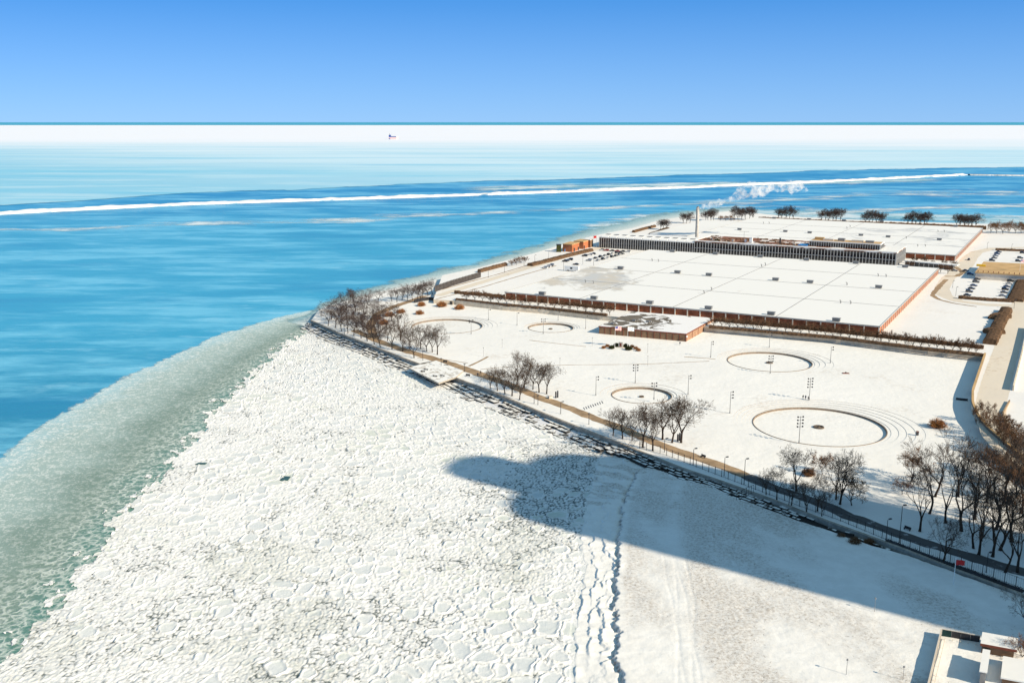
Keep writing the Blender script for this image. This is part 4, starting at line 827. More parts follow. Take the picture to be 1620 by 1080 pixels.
# ---------------------------------------------------------------- trees
def branch_tree(seed, h, trunk_f=.3, spread=.75, levels=4, kids=(4, 4, 4, 5), up=.55, twist=.35, flat_top=0., limbr=.022, ratio=.62, lean=0, twr=.045):
    R_ = random.Random(seed); T = MB(); C_ = MB()
    def rvec(): return Vector((R_.uniform(-1, 1), R_.uniform(-1, 1), R_.uniform(-1, 1)))
    r0 = h * limbr
    base = Vector((0, 0, -.3)); p = base.copy(); d = Vector((lean, R_.uniform(-.1, .1), 1)).normalized(); pts = [p.copy()]; rs = [r0 * 1.35]; L = h * trunk_f
    for i in range(4): d = (d + rvec() * .13).normalized(); p = p + d * L / 4; pts.append(p.copy()); rs.append(r0 * (1 - .09 * i))
    T.tube(pts, rs, 7)
    def grow(p, d, L, r, lv):
        if lv >= levels:
            return
        seg = 4 if lv < 2 else (3 if lv == 2 else 2); pts = [p.copy()]; rs = [r]; nodes = []; dd = d.copy()
        for i in range(seg):
            dd = (dd + rvec() * twist * (.6 if lv < 2 else 1) + Vector((0, 0, up * (.22 if lv < 3 else .12)))).normalized(); p = p + dd * L / seg; pts.append(p.copy()); rs.append(max(twr * .5, r * (1 - .62 * (i + 1) / seg))); nodes.append((p.copy(), dd.copy(), rs[-1], (i + 1) / seg))
        (T if lv == 0 else C_).tube(pts, rs, 5 if lv == 0 else (4 if lv == 1 else 3), cap=False)
        n = kids[min(lv, len(kids) - 1)]
        for k in range(n):
            q = nodes[-1] if k == 0 else nodes[min(seg - 1, int(R_.uniform(.25, 1) * seg))]
            a = rvec(); a = (a - q[1] * a.dot(q[1])).normalized(); nd = (q[1] * (1 - spread * .5) + a * spread * (.25 if k == 0 else .8)).normalized()
            if flat_top: nd.z *= (1 - flat_top * .5); nd.normalize()
            grow(q[0], nd, L * ratio * R_.uniform(.8, 1.15), q[2] * .85, lv + 1)
    n0 = kids[0]
    for k in range(n0):
        a = 2 * math.pi * (k + R_.uniform(-.25, .25)) / n0; sp_ = spread * R_.uniform(.6, 1.1)
        grow(pts[-1] if k % 2 == 0 else pts[-2], Vector((math.cos(a) * sp_, math.sin(a) * sp_, 1)).normalized(), h * .33, r0 * .62, 0)
    return T, C_
def make_tree(seed, name, barkm, twigm, **kw):
    T, C_ = branch_tree(seed, **kw); return (T.mesh(name + '_trunk', barkm, True), C_.mesh(name + '_crown', twigm, False))
TV = {}
TV['locust'] = [make_tree(s, 'locust', M['bark'], M['twig_purple'], h=11.5, trunk_f=.3, spread=.85, levels=5, kids=(4, 4, 4, 4, 5), up=.3, twist=.34, ratio=.64, limbr=.018, flat_top=.3) for s in (1, 2, 3, 4)]
TV['vase'] = [make_tree(s, 'vase_tree', M['bark'], M['twig'], h=12.5, trunk_f=.27, spread=.75, levels=5, kids=(4, 4, 4, 4, 5), up=.35, twist=.42, ratio=.64, limbr=.02) for s in (11, 12, 13, 14)]
TV['elm'] = [make_tree(s, 'elm', M['bark'], M['twig'], h=18, trunk_f=.22, spread=.5, levels=5, kids=(3, 4, 4, 4, 5), up=.5, twist=.42, ratio=.66, limbr=.018, lean=ln_) for s, ln_ in ((21, .1), (22, -.12), (23, .05), (24, 0))]
TV['dense'] = [make_tree(s, 'dense_tree', M['bark'], M['twig_warm'], h=9.5, trunk_f=.2, spread=.8, levels=5, kids=(5, 4, 4, 5, 5), up=.2, twist=.3, ratio=.62, limbr=.016) for s in (31, 32)]
TV['small'] = [make_tree(s, 'small_tree', M['bark'], M['twig_mid'], h=5.6, trunk_f=.2, spread=.8, levels=4, kids=(5, 5, 5, 5), up=.3, twist=.3, ratio=.64, limbr=.02, twr=.05) for s in (41, 42, 43)]
TV['shore'] = [make_tree(s, 'shore_tree', M['bark'], M['twig_purple'], h=15, trunk_f=.25, spread=.85, levels=5, kids=(5, 4, 4, 4, 4), up=.35, twist=.32, ratio=.62, limbr=.02, flat_top=.2, twr=.08) for s in (51, 52, 53)]
def plant(kind, pts, z, label, group, hs=(1, 1), cat='tree', name='bare_tree', seed=0):
    R_ = random.Random(seed + 99); order = sorted(pts, key=lambda p: p[0]); n = len(order)
    for i, p in enumerate(order):
        x, y = at(p[0], p[1], z); mt = TV[kind][R_.randrange(len(TV[kind]))]; s = (p[2] if len(p) > 2 else R_.uniform(*hs))
        e_ = empty(name, (x, y, z), R_.uniform(0, 6.28), label=label.format(ordn(i)), cat=cat, group=group); e_.scale = (s, s, s * R_.uniform(.95, 1.05))
        inst('trunk', mt[0], e_); inst('crown', mt[1], e_)
def row(a, b_, n): return [(a[0] + (b_[0] - a[0]) * i / max(1, n - 1) + random.uniform(-1, 1), a[1] + (b_[1] - a[1]) * i / max(1, n - 1) + random.uniform(-.8, .8)) for i in range(n)]
random.seed(17)
G1 = 'bare trees of the grove at the seawall tip'
plant('locust', row((519, 515), (602, 548), 9), ZP, 'bare tree in the front row of the tip grove beside the seawall, {} from left', G1, (.95, 1.15), seed=1)
plant('locust', row((526, 505), (613, 538), 8), ZP, 'bare tree in the second row of the grove at the seawall tip, {} from left', G1, (.95, 1.15), seed=2)
plant('locust', row((536, 498), (612, 522), 7), ZP, 'bare tree in the third row of the grove at the seawall tip, {} from left', G1, (.95, 1.15), seed=3)
plant('locust', row((548, 490), (620, 508), 6), ZP, 'bare tree in the back row of the grove at the seawall tip, {} from left', G1, (.95, 1.15), seed=4)
plant('locust', [(562, 484), (580, 487), (598, 480)], ZP, 'dark bare tree behind the tip grove at the lake edge, {} from left', G1, (1, 1.1), seed=5)
plant('locust', [(620, 477, .85), (628, 478, .9), (636, 475, .9), (645, 475, .9)], ZP, 'bare tree in the thin clump right of the tip grove, {} from left', 'bare trees by the lake shore path', (.9, 1), seed=6)
plant('locust', [(653, 475), (661, 473), (669, 471), (677, 468), (684, 465), (664, 479)], ZP, 'dark bare tree by the left end of the shore fence, {} from left', 'bare trees by the lake shore path', (.95, 1.1), seed=7)
plant('vase', [(620, 552), (634, 538, 1.25), (637, 556), (649, 550), (655, 566, 1.0), (665, 551), (675, 556), (684, 557), (692, 561, 1.15)], ZP, 'bare spreading tree in the clump left of the overlook platform, {} from left', 'bare trees left of the overlook', (.95, 1.1), seed=8)
plant('vase', [(775.5, 615, .75), (787, 618, .85), (799, 623, .95), (810, 626, 1.1), (818, 608, 1.2), (822, 632, .9), (829, 613.5, 1.1), (843, 616, .95), (852.6, 621, 1.1), (865, 623, 1.1)], ZP, 'bare tree in the clump right of the overlook platform, {} from left', 'bare trees right of the overlook', seed=9)
plant('vase', [(970, 689, .9), (985, 694, .95), (1000, 696, .8), (1017, 707.5, 1.4), (1032.5, 712.5, 1.15), (1048, 695, 1.4), (1063, 700, 1.3), (1077.5, 700, 1.5)], ZP, 'bare tree in the clump in front of the small sunken pool, {} from left', 'bare trees before the small pool', seed=10)
plant('vase', [(1212, 782, .6), (1229, 790, .8), (1252, 799, .7), (1260, 776, 1.15), (1276, 810, .8), (1293, 808, .9), (1300, 816, .6), (1322.5, 790, 1.05), (1329, 797.5, 1.25)], ZP, 'dark bare tree along the railing below the largest pool, {} from left', 'bare trees below the largest pool', seed=11)
plant('dense', [(1347.5, 799, 1.2)], ZP, 'dense-crowned bare tree, rightmost below the largest pool', 'bare trees below the largest pool', seed=12)
for x_, y_, s_, l_ in ((1441, 762, 1.25, 'big brown dense-crowned tree left of the right grove'), (1427, 782, .62, 'low brown bushy tree below the big brown one'), (1301, 750, .85, 'brown bushy tree seen behind the trees below the largest pool')): plant('dense', [(x_, y_, s_)], ZP, l_, None, seed=int(x_))
plant('elm', [(1455, 840, 1.04), (1470, 812, 1.04), (1479, 785, 1.10), (1496, 827, 1.04), (1521, 840, 1.34), (1516, 785, 1.16), (1542, 821, 1.28), (1552, 855, 1.04), (1540, 867, 0.98), (1548, 877, 1.10), (1570, 880, 1.16), (1582, 870, 1.22), (1575, 837, 1.34), (1590, 790, 1.22), (1601, 857, 1.34), (1610, 905, 1.10), (1615, 812, 1.22), (1560, 795, 1.10), (1635, 850, 1.34), (1590, 905, 0.98), (1640, 900, 1.10)], ZP, 'tall crooked bare tree in the grove by the right edge, {} from left', 'tall bare trees at the right edge', seed=13)
plant('dense', [(1566, 752, 1.2), (1590, 765, 1.4), (1608, 780, 1.4), (1625, 800, 1.5), (1600, 830, 1.2), (1622, 870, 1.3)], ZP, 'brown twiggy tree at the right edge behind the tall grove, {} from left', 'brown twiggy trees at the right edge', seed=44)
plant('dense', [(1616, 1046, .75)], .9, 'brown bushy tree beside the court sheds at the lower right corner', None, seed=45)
plant('vase', [(1492, 889, 1.0)], ZP, 'dark twiggy tree standing at the railing in front of the right grove', 'tall bare trees at the right edge', seed=14)
plant('small', [(1550, 668, 1.3), (1560, 660, 1.4), (1566, 682, 1.5), (1577, 692, 1.6), (1588, 703, 1.6), (1600, 713, 1.6), (1612, 722, 1.6), (1584, 680, 1.5), (1602, 694, 1.5), (1617, 706, 1.5)], ZT, 'small brown bare tree beside the curved wall, {} from left', 'small bare trees by the curved wall', seed=15)
plant('vase', [(1625, 1000, .9)], .9, 'bare tree leaning over the beach at the right edge', None, seed=16)
# row of small trees on the terrace in front of the filter building
pts = [(x, float(np.interp(x, [r[0] for r in rw], [r[1] for r in rw])) - 9.5 + random.uniform(-.7, .7)) for x in np.arange(738, 1550, 12.6) if not 975 < x < 1120]
plant('small', pts, ZT, 'small brown tree in the hedge row above the retaining wall, {} from left', 'small trees above the retaining wall', (1.15, 1.5), seed=20)
plant('small', [(x, y_, s_) for x, y_, s_ in ((1447, 417, 1.2), (1462, 418, 1.4), (1493, 421, 1.1), (1508, 424, 1.3), (1475, 421, 1.), (1488, 431, 1.3), (1499, 433, 1.5), (1440, 424, 1.2))], ZT, 'small bare tree in the court right of the glass hall, {} from left', 'small trees in the court right of the glass hall', seed=22)
def cl(x0, x1, y, n, s): return [(x0 + (x1 - x0) * (i + .5) / n, y + random.uniform(-1, 1), s * random.uniform(.85, 1.1)) for i in range(n)]
for (x0, x1, y, n, s, nm) in ((1038, 1062, 360, 3, .75, 'small clump of shore trees left of the chimney'), (1074, 1098, 351, 3, .85, 'clump of shore trees just left of the chimney'), (1110, 1135, 346, 4, .9, 'dark clump of shore trees right of the chimney'), (1155, 1198, 345, 6, 1.0, 'brown clump of shore trees under the steam'), (1224, 1262, 344, 5, 1.0, 'first round clump of trees behind the far roof'), (1292, 1336, 348, 6, 1.0, 'second round clump of trees behind the far roof'), (1362, 1402, 351, 6, 1.0, 'third round clump of trees behind the far roof'), (1430, 1474, 354, 6, 1.05, 'fourth round clump of trees behind the far roof'), (1506, 1550, 358, 6, 1.05, 'fifth round clump of trees behind the far roof')):
    plant('shore', cl(x0 + 4, x1 - 4, y + 3, n, s), ZT, nm.replace('clump of', 'clump,') if False else '{} tree from left in the ' + nm, 'bare trees along the far shore', seed=int(x0))
plant('dense', cl(1562, 1660, 369, 10, 1.5), ZT, 'low brown tree at the far right shore, {} from left', 'low brown trees at the far right', seed=31)
plant('dense', cl(1135, 1160, 350, 3, .9), ZT, 'brown bushy tree behind the far roof beside the steam, {} from left', 'low brown trees by the steam', seed=32)
plant('small', [(810, 421, 1.2), (817, 419, 1.3), (824, 417, 1.2), (831, 415.5, 1.1)], ZT, 'small bare tree beyond the shore fence by the lake, {} from left', 'small trees on the lake shore', seed=33)
# ---------------------------------------------------------------- shrubs and hedges
def bush_mesh(seed, n=420, mat=None, up=.7):
    R_ = random.Random(seed); b = MB()
    for i in range(n):
        a = R_.uniform(0, 6.28); el = math.acos(R_.uniform(0.02, 1)) if up else 1; rr = R_.uniform(.7, 1.05)
        s_ = Vector((math.cos(a) * R_.uniform(0, .45), math.sin(a) * R_.uniform(0, .45), 0)); e_ = Vector((math.cos(a) * math.sin(el) * rr, math.sin(a) * math.sin(el) * rr, math.cos(el) * rr * .95 + .08))
        m_ = (s_ + e_) / 2 + Vector((R_.uniform(-.1, .1), R_.uniform(-.1, .1), .12)); b.tube([s_, m_, e_], [.02, .016, .012], 3, cap=False)
        for k in range(3): q = m_.lerp(e_, R_.random()); b.tube([q, q + Vector((R_.uniform(-.22, .22), R_.uniform(-.22, .22), R_.uniform(0, .25)))], [.011, .008], 3, cap=False)
    return b.mesh('shrub_twigs', mat)
BR = [bush_mesh(s, 230, M['shrub']) for s in (1, 2)]; BW = [bush_mesh(s, 260, M['twig_warm']) for s in (3, 4)]; BG = [bush_mesh(5, 700, M['evergreen'])]
def shrub(px, py, z, r, label, meshes, group, h=1.):
    x, y = at(px, py, z); e_ = empty('shrub', (x, y, z), random.uniform(0, 6), label=label, cat='shrub', group=group); e_.scale = (r, r, r * h); inst('stems', random.choice(meshes), e_)
for px, py, r, l in ((667, 484, 3.2, 'beside the low dark wall, left one'), (699, 485, 3.8, 'in front of the low dark wall, right one'), (727, 489, 3.5, 'rightmost in the group by the park corner'), (664, 497, 3., 'nearest the hidden left pool, alone'), (634, 495, 3.1, 'between the tip grove and the pool, right one'), (616, 500, 3.4, 'between the tip grove and the pool, middle one'), (597, 505, 3., 'among the tip grove trees, left one'), (607, 513, 3.4, 'among the tip grove trees, nearest one')):
    shrub(px, py, ZP, r, 'round russet shrub ' + l, BR, 'russet shrubs in the left park corner', .85)
shrub(1483, 676, ZP, 3.6, 'sunlit tan shrub alone between largest pool and curved wall', BR, None, .95)
for px, py, r, l in ((1279, 752, 2.4, 'small low brown shrub left below the largest pool'), (1375, 862, 1.8, 'dark shrub on the stone blocks, right of three'), (1352, 862, 2.1, 'dark shrub on the stone blocks, middle of three'), (1330, 852, 1.5, 'dark shrub on the stone blocks, left of three')):
    shrub(px, py, ZP if py < 800 else 1.2, r, l, BW, None, 1.05)
for k, (px, py, r, mm) in enumerate(((955, 551, 1.6, BR), (961, 548.5, 1.7, BR), (967.5, 551.5, 1.9, BG), (975, 548, 2.0, BG), (990, 549, 2.0, BG), (994.5, 553.5, 2.2, BG), (1000, 549.5, 1.7, BW), (1006, 552, 1.7, BR), (1010, 555, 1.7, BR))):
    shrub(px, py, ZP, r * .85, 'small {} shrub in the bed round the stone monument, {} from left'.format('green' if mm is BG else 'russet', ordn(k)), mm, 'shrubs round the monument')
def hedge(label, pts, z, w, h, zpix=None, mat='hedge', gaps=0, seed=0):
    o = empty('hedge', label=label, cat='hedge'); P_ = resample(line(pts, z), step=.9 if len(pts) < 6 else 1.4); n = len(P_); d = np.gradient(P_, axis=0); d /= np.linalg.norm(d, axis=1)[:, None]; N_ = np.stack([-d[:, 1], d[:, 0]], 1)
    prof = [(-.5, 0), (-.52, .45), (-.42, .85), (-.15, 1.), (.15, 1.), (.42, .85), (.52, .45), (.5, 0)]; b = MB(); k = len(prof); R_ = random.Random(seed)
    for i in range(n):
        hh = h * (.85 + .3 * float(vnoise(np.array([i / 2.3]), np.array([seed + .5]), 1)[0]))
        for (a_, c) in prof:
            p = P_[i] + N_[i] * (a_ * w * R_.uniform(.85, 1.12)); b.v.append((p[0], p[1], z + c * hh * R_.uniform(.92, 1.08)))
    for i in range(n - 1):
        for q in range(k - 1): b.f.append((i * k + q, i * k + q + 1, (i + 1) * k + q + 1, (i + 1) * k + q)); b.m.append(0)
    b.f += [tuple(range(k)), tuple((n - 1) * k + q for q in range(k - 1, -1, -1))]; b.m += [0, 0]
    b.build('foliage_mass', M[mat], o)
    b = MB(); cnt = min(2600, int(n * 9))
    for _ in range(cnt):
        i = R_.randrange(n - 1); a_ = R_.uniform(-.5, .5); p = P_[i] + N_[i] * a_ * w + d[i] * R_.uniform(-.6, .6); zz_ = z + h * R_.uniform(.5, 1.0) * (1 - .3 * abs(a_))
        b.tube([(p[0], p[1], zz_), (p[0] + R_.uniform(-.4, .4), p[1] + R_.uniform(-.4, .4), zz_ + R_.uniform(.2, .55))], [.05, .03], 3, cap=False)
    b.build('twigs', M[mat], o); return o
def off(pts, dy): return [(p[0], p[1] - dy) for p in pts]
hedge('low dark hedge directly above the tan retaining wall, left stretch', off(rw[2:6], 7), ZT, 2.2, 1.4, seed=1)
hedge('low dark hedge directly above the tan retaining wall, right stretch', off(rw[6:], 6.5) , ZT, 2.2, 1.4, seed=2)
hedge('long brown hedge along the foot of the filter building, left stretch', off([(720, 478), (800, 485), (860, 492), (960, 503)], 14), ZT, 2.5, 1.8, seed=3)
hedge('long brown hedge along the foot of the filter building, right stretch', off([(1122, 523), (1320, 542), (1470, 559), (1556, 568)], 16.5), ZT, 2.5, 1.6, seed=4)
hedge('big dense brown hedge block beside the service road', [(1592, 492), (1580, 515), (1566, 545)], ZT, 6, 2.6, seed=5)
hedge('brown hedge block jutting left beside the service road, upper one', [(1574, 502), (1590, 505)], ZT, 12, 2.6, seed=6)
hedge('brown hedge block jutting left beside the service road, lower one', [(1566, 525), (1580, 529)], ZT, 9, 2.6, seed=7)
hedge('clipped brown hedge along the near side of the right car park', [(1516, 472), (1560, 475.5), (1604, 478)], ZT, 3, 1.8, seed=8)
hedge('brown hedge on the right side of the near car park', [(1606, 477), (1614, 460), (1622, 443)], ZT, 9, 1.8, seed=9)
hedge('brown hedge behind the far right car park', [(1575, 396), (1600, 397), (1630, 398)], ZT, 3, 1.8, seed=10)
hedge('long brown hedge between the shore road and the left car park', [(838, 421), (870, 413), (905, 404), (935, 397)], ZT, 5, 2.2, seed=11)
hedge('brown hedge mound beyond the glass hall by the shore', [(1032, 372), (1045, 368), (1055, 364)], ZT, 7, 2.5, seed=12)
hedge('dark hedge along the far shore behind the far roof', [(1200, 348), (1240, 350), (1320, 354), (1460, 359), (1560, 363)], ZT, 5, 3.5, seed=13)
hedge('brown scrub beyond the shore fence by the lake', [(758, 431), (785, 424), (800, 420)], ZT, 3, 2.4, seed=14)
hedge('low brown scrub at the lake edge above the glass hall', [(1002, 368), (1020, 363), (1036, 359)], ZT, 3, 2.2, seed=15)
hedge('dark wet planting strip at the foot of the railing', [(1403, 855), (1460, 877), (1520, 899), (1620, 936)], ZP, 1.6, .35, mat='dark', seed=16)
mo = empty('monument', (*at(982, 549.5, ZP), ZP), aU, label='small tan stone monument among shrubs before the pavilion', cat='monument')
b = MB(); b.box((0, 0, 1.3), (2.2, .7, 2.6)); b.build('slab', M['column'], mo); b = MB(); b.box((0, -.4, 1.4), (1.0, .12, 1.6)); b.box((0, .4, 1.4), (1.0, .12, 1.6)); b.build('plaque', M['brown_trim'], mo); b = MB(); b.box((0, 0, .12), (3.2, 1.6, .3)); b.build('base', M['tanwall'], mo)
# ---------------------------------------------------------------- poles, lamps, flags
def floodmast(px, py, h, levels, label, wide=True, z=ZP):
    o = empty('light_mast', (*at(px, py, z), z), .2, label=label, cat='light pole', group='light masts in the park')
    b = MB(); b.tube([(0, 0, 0), (0, 0, .8)], [.22, .2], 8); b.build('base', M['grey'], o)
    b = MB(); b.tube([(0, 0, .7), (0, 0, h)], [.13, .09], 6); b.build('pole', M['grey'], o)
    for k in range(levels):
        z_ = h - .3 - k * 1.15
        for s_ in ((-1, 1) if wide else (1,)):
            b = MB(); 
            b.tube([(0, 0, z_), (s_ * .85, 0, z_)], .06, 4); b.ball((s_ * .95, 0, z_ + .05), .33, 0, 8, 4); b.build('floodlight', M['dark'], o)
for a in ((1280.2, 632.5, 9, 4, 'tall light mast with paired floodlights above the largest pool', True), (1264, 700, 9.5, 4, 'light mast with paired floodlights at the near edge of the largest pool', True), (1218.5, 590.5, 8, 3, 'light mast with paired floodlights before the pool right of the pavilion', True), (1005, 605.5, 8, 3, 'light mast with paired floodlights above the small pool', True), (1034.5, 632, 7, 2, 'light mast with paired floodlights behind the small pool trees', True), (859.5, 528, 8, 2, 'light mast with paired floodlights at the smallest pool', True), (745.5, 528, 7.5, 2, 'light mast with paired floodlights at the left hidden pool', True),
          (1154.6, 653.5, 8.6, 3, 'slim light mast left of the largest pool', False), (1124.3, 565.5, 7.8, 2, 'slim light mast right in front of the pavilion corner', False), (942.6, 625.5, 8, 2, 'slim light mast left of the small pool', False), (1088.5, 623.5, 8, 2, 'slim light mast right of the small pool', False), (1313.6, 574, 7.6, 2, 'slim light mast right of the pool with steps', False), (1217, 549.5, 7.4, 2, 'slim light mast behind the pool with steps', False), (1124, 565, .1, 0, '', False), (818, 514.5, 7, 1, 'slim light mast left of the smallest pool', False), (883, 507, 5, 1, 'slim light mast just behind the smallest pool', False), (926.5, 520, 7, 1, 'slim light mast left of the pavilion shadow', False), (773, 506, 6, 1, 'slim light mast by the retaining wall at the left', False)):
    if a[3]: floodmast(*a[:4], a[4], a[5])
def thinpole(px, py, h, label, z=ZP, name='thin_pole', cat='pole', group='thin poles in the snow', r=.07, m='grey'):
    o = empty(name, (*at(px, py, z), z), 0, label=label, cat=cat, group=group); b = MB(); b.tube([(0, 0, 0), (0, 0, h)], [r, r * .8], 6); b.build('pole', M[m], o); b = MB(); b.tube([(0, 0, h), (0, 0, h + .3)], [.22, .16], 8); b.build('cap', M[m], o)
for px, py, h, l in ((937, 547.5, 4, 'thin grey pole left of the flagpoles'), (1024.6, 558, 4.2, 'thin grey pole right of the monument, farther one'), (1024.6, 578, 4.2, 'thin grey pole right of the monument, on the kerb line'), (885.8, 580, 3.8, 'thin grey pole on the kerb line right of the bare clump'), (765, 563.5, 4, 'thin grey pole near the kerb gap left in the park'), (794.5, 549.5, 3.8, 'thin grey pole in the open snow at left'), ):
    thinpole(px, py, h, l)
for px, py, h, l in ((1383, 970, 3.6, 'thin stake in the shaded beach snow with small base'), (1338.7, 1068, 3.4, 'thin stake in the sunlit beach snow, left one'), (1428, 1078, 3.2, 'thin stake in the sunlit beach snow, right one')):
    thinpole(px, py, h, l, z=1.6, group='stakes on the beach', r=.05)
def streetlamp(px, py, h, label, z=ZP, arm=True, group='lamps along the promenade'):
    o = empty('street_lamp', (*at(px, py, z), z), .5, label=label, cat='street lamp', group=group)
    b = MB(); b.tube([(0, 0, 0), (0, 0, .5), (0, 0, h)], [.16, .11, .08], 6); b.build('pole', M['dark'], o)
    b = MB(); b.tube([(0, 0, h), (.7 if arm else .01, 0, h + .15)], .05, 4); b.box(((.9 if arm else 0), 0, h + .12), (.9, .45, .22)); b.build('lamp_head', M['dark'], o)
for k, (px, py, h) in enumerate(((545, 528, 4), (620, 553, 4), (669, 570, 4.4), (698, 581, 4), (735, 588, 3.5), (845, 638, 4.5), (851, 640, 3.6), (887, 654.5, 4.6), (931.6, 671, 4), (1051, 715, 4.6), (1096.5, 735.5, 5.4), (1145.5, 752.5, 6), (1177, 766, 8), (1401.5, 857, 6.2), (1422.5, 858, 10.2), (1248, 799, 5), (1495, 884, 5), (1560, 905, 5))):
    streetlamp(px, py, h, 'dark street lamp by the promenade, {} from left'.format(ordn(k)), arm=h > 4.3)
for k, (px, py, h) in enumerate(((868, 412, 7), (846, 418, 7), (891.5, 428, 8), (922, 417.5, 8), (829, 421, 6), (798, 431, 6), (772.5, 439, 6), (938, 390, 9), (939, 421, 6))):
    streetlamp(px, py, h, 'slim lamp pole by the shore road and left car park, {} placed'.format(ordn(k)).replace(' placed', ' counted from its top'), z=ZT, group='lamps by the left car park') if False else streetlamp(px, py, h, 'slim lamp pole near the left car park at the ' + ['road bend by the hedge', 'hedge end', 'white trailer', 'middle of the lot', 'road left of the hedge', 'road by the small lake trees', 'shore fence end', 'brick shore buildings', 'edge of the filter roof'][k], z=ZT, group='lamps by the left car park')
for k, (px, py, h) in enumerate(((1512, 468, 5.5), (1561.5, 394, 5.5), (1507, 455, 4.5), (1600, 396, 5), (1604, 488, 5))):
    streetlamp(px, py, h, 'slim lamp pole by the right car parks near the ' + ['loop road corner', 'far hedge left end', 'loop road left edge', 'far hedge middle', 'service road junction'][k], z=ZT, group='lamps by the right car parks')
def flagpole(px, py, h, label, kind, z=ZP, fw=3.4, fh=2.0, rz=0., pm='white'):
    o = empty('flagpole', (*at(px, py, z), z), rz, label=label, cat='flagpole'); b = MB(); b.tube([(0, 0, 0), (0, 0, h)], [.11, .06], 8); b.build('pole', M[pm], o); b = MB(); b.ball((0, 0, h + .1), .16); b.build('finial', M['yellow' if kind != 'red' else 'white'], o)
    nu, nv = 12, 13; b = MB()
    for j in range(nv + 1):
        for i in range(nu + 1): b.v.append((i / nu * fw, .22 * math.sin(i * 1.1 + .15 * j) * i / nu, h - .15 - fh * j / nv - .35 * (i / nu) ** 2 * fw * .35))
    for j in range(nv):
        for i in range(nu):
            k = j * (nu + 1) + i; b.f.append((k, k + 1, k + nu + 2, k + nu + 1)); b.m.append({'us': (2 if (i < 5 and j < 7) else (j % 2)), 'city': (0 if 3 <= j <= 4 or 8 <= j <= 9 else 1), 'red': 0}[kind])
    mats = {'us': [M['flagred'], M['white'], M['flagblue']], 'city': [simple('pale_blue_cloth', (.25, .45, .65), .8, .1), M['white'], M['flagred']], 'red': [M['flagred']]}[kind]
    f_ = b.build('flag', mats, o)
    if kind == 'us':
        b = MB()
        for j in range(3):
            for i in range(4): b.box((.15 + i * .32, -.03, h - .3 - j * .3), (.1, .02, .1))
        b.build('stars', M['white'], f_)
flagpole(972.5, 549.5, 10.6, 'white pole flying the striped American flag before the pavilion', 'us', rz=.3)
flagpole(992.5, 551, 10.8, 'white pole flying a pale blue and white flag before the pavilion', 'city', rz=.3)
flagpole(1507.5, 930, 7.5, 'thin pole with plain red flag on the beach below the seawall', 'red', z=1.2, fw=2.3, fh=1.3)
flagpole(1612, 440, 13, 'flagpole with striped flag by the right-hand car parks', 'us', z=ZT, rz=.2)
flagpole(943.5, 391, 10, 'flagpole at the left end of the glass hall', 'red', z=ZT, fw=2.5, rz=math.pi)
# ---------------------------------------------------------------- railing fence and shore fence
def fence(label, P, z, h, step, cat='fence', mat='dark', infill=.0, name='railing_fence', rails=(1., .08)):
    o = empty(name, label=label, cat=cat); Q = resample(P, step=step); pm = MB(); pm.box((0, 0, h / 2), (.15, .15, h)); pm.box((0, 0, h + .06), (.17, .17, .12)); me = pm.mesh('post', M[mat])
    for i, p in enumerate(Q):
        inst('post', me, o, (p[0], p[1], z), .9)
        if i < len(Q) - 1:
            q = Q[i + 1]; d = q - p; Ln = np.linalg.norm(d); ang = math.atan2(d[1], d[0]); m_ = (p + q) / 2
            b = MB()
            for f_ in rails: b.box((m_[0], m_[1], z + h * f_), (Ln - .1, .05, .07), ang)
            if infill:
                n = max(2, int(Ln / infill))
                for k in range(1, n): r_ = p + d * k / n; b.box((r_[0], r_[1], z + h / 2), (.025, .025, h * .92), ang)
            b.build('rail_panel', M[mat], o)
    return o
fl_ = line([(1012, 709), (1051, 719), (1095, 736), (1150, 757), (1200, 776), (1260, 799), (1330, 824), (1400, 853), (1470, 879), (1540, 903), (1620, 932), (1720, 970)], ZP)
fence('dark steel railing with tall posts between promenade and seawall', fl_ , ZP, 2.5, 2.7, infill=.45)
fence('fine low fence on top of the tan retaining wall', line(off([(760, 486.5)] + rw[3:6], 6.2), ZT), ZT, 1.1, 4.5)
fence('fine low fence on top of the retaining wall right of the pavilion', line(off([(1135, 526)] + rw[7:], 6.2), ZT), ZT, 1.1, 4.5)
def gate(px0, py0, px1, py1, label, arch=True):
    a = np.array(at(px0, py0, ZP)); c = np.array(at(px1, py1, 1.0)); o = empty('fence_wing', label=label, cat='gate'); d = c - a; n = 7
    for i in range(n + 1):
        f_ = i / n; p = a + d * f_; zt = ZP + 2.4 - (0 if not arch else 1.4 * f_ ** 2.2); b = MB(); b.box((p[0], p[1], (1. * f_ + ZP * (1 - f_) + zt) / 2), (.08, .08, zt - (f_ + ZP * (1 - f_))), .5); b.build('bar', M['dark'], o)
    b = MB(); b.tube([(*(a + d * i / n), ZP + 2.4 - 1.4 * (i / n) ** 2.2) for i in range(n + 1)], .06, 5); b.tube([(*(a + d * i / n), ZP + .3 - 1.4 * (i / n)) for i in range(n + 1)], .05, 5); b.build('frame', M['dark'], o)
gate(1003, 704, 988, 722, 'dark arched fence wing stepping down the seawall, left one'); gate(1192, 779, 1165, 794, 'dark arched fence wing stepping down the seawall, right one')
so_ = empty('shore_fence', label='tall dark slatted fence along the lake shore path', cat='fence'); Q = resample(line([(688, 462), (715, 452.5), (740, 445), (761, 438.5)], ZT), step=2.1)
pm = MB(); pm.box((0, 0, 2.0), (1.75, .12, 3.7)); me = pm.mesh('fence_panel', simple('fence_slats', (.085, .075, .07), .7, .2, .3)); pp = MB(); pp.box((0, 0, 2.1), (.25, .3, 4.2)); mp = pp.mesh('post', M['dark'])
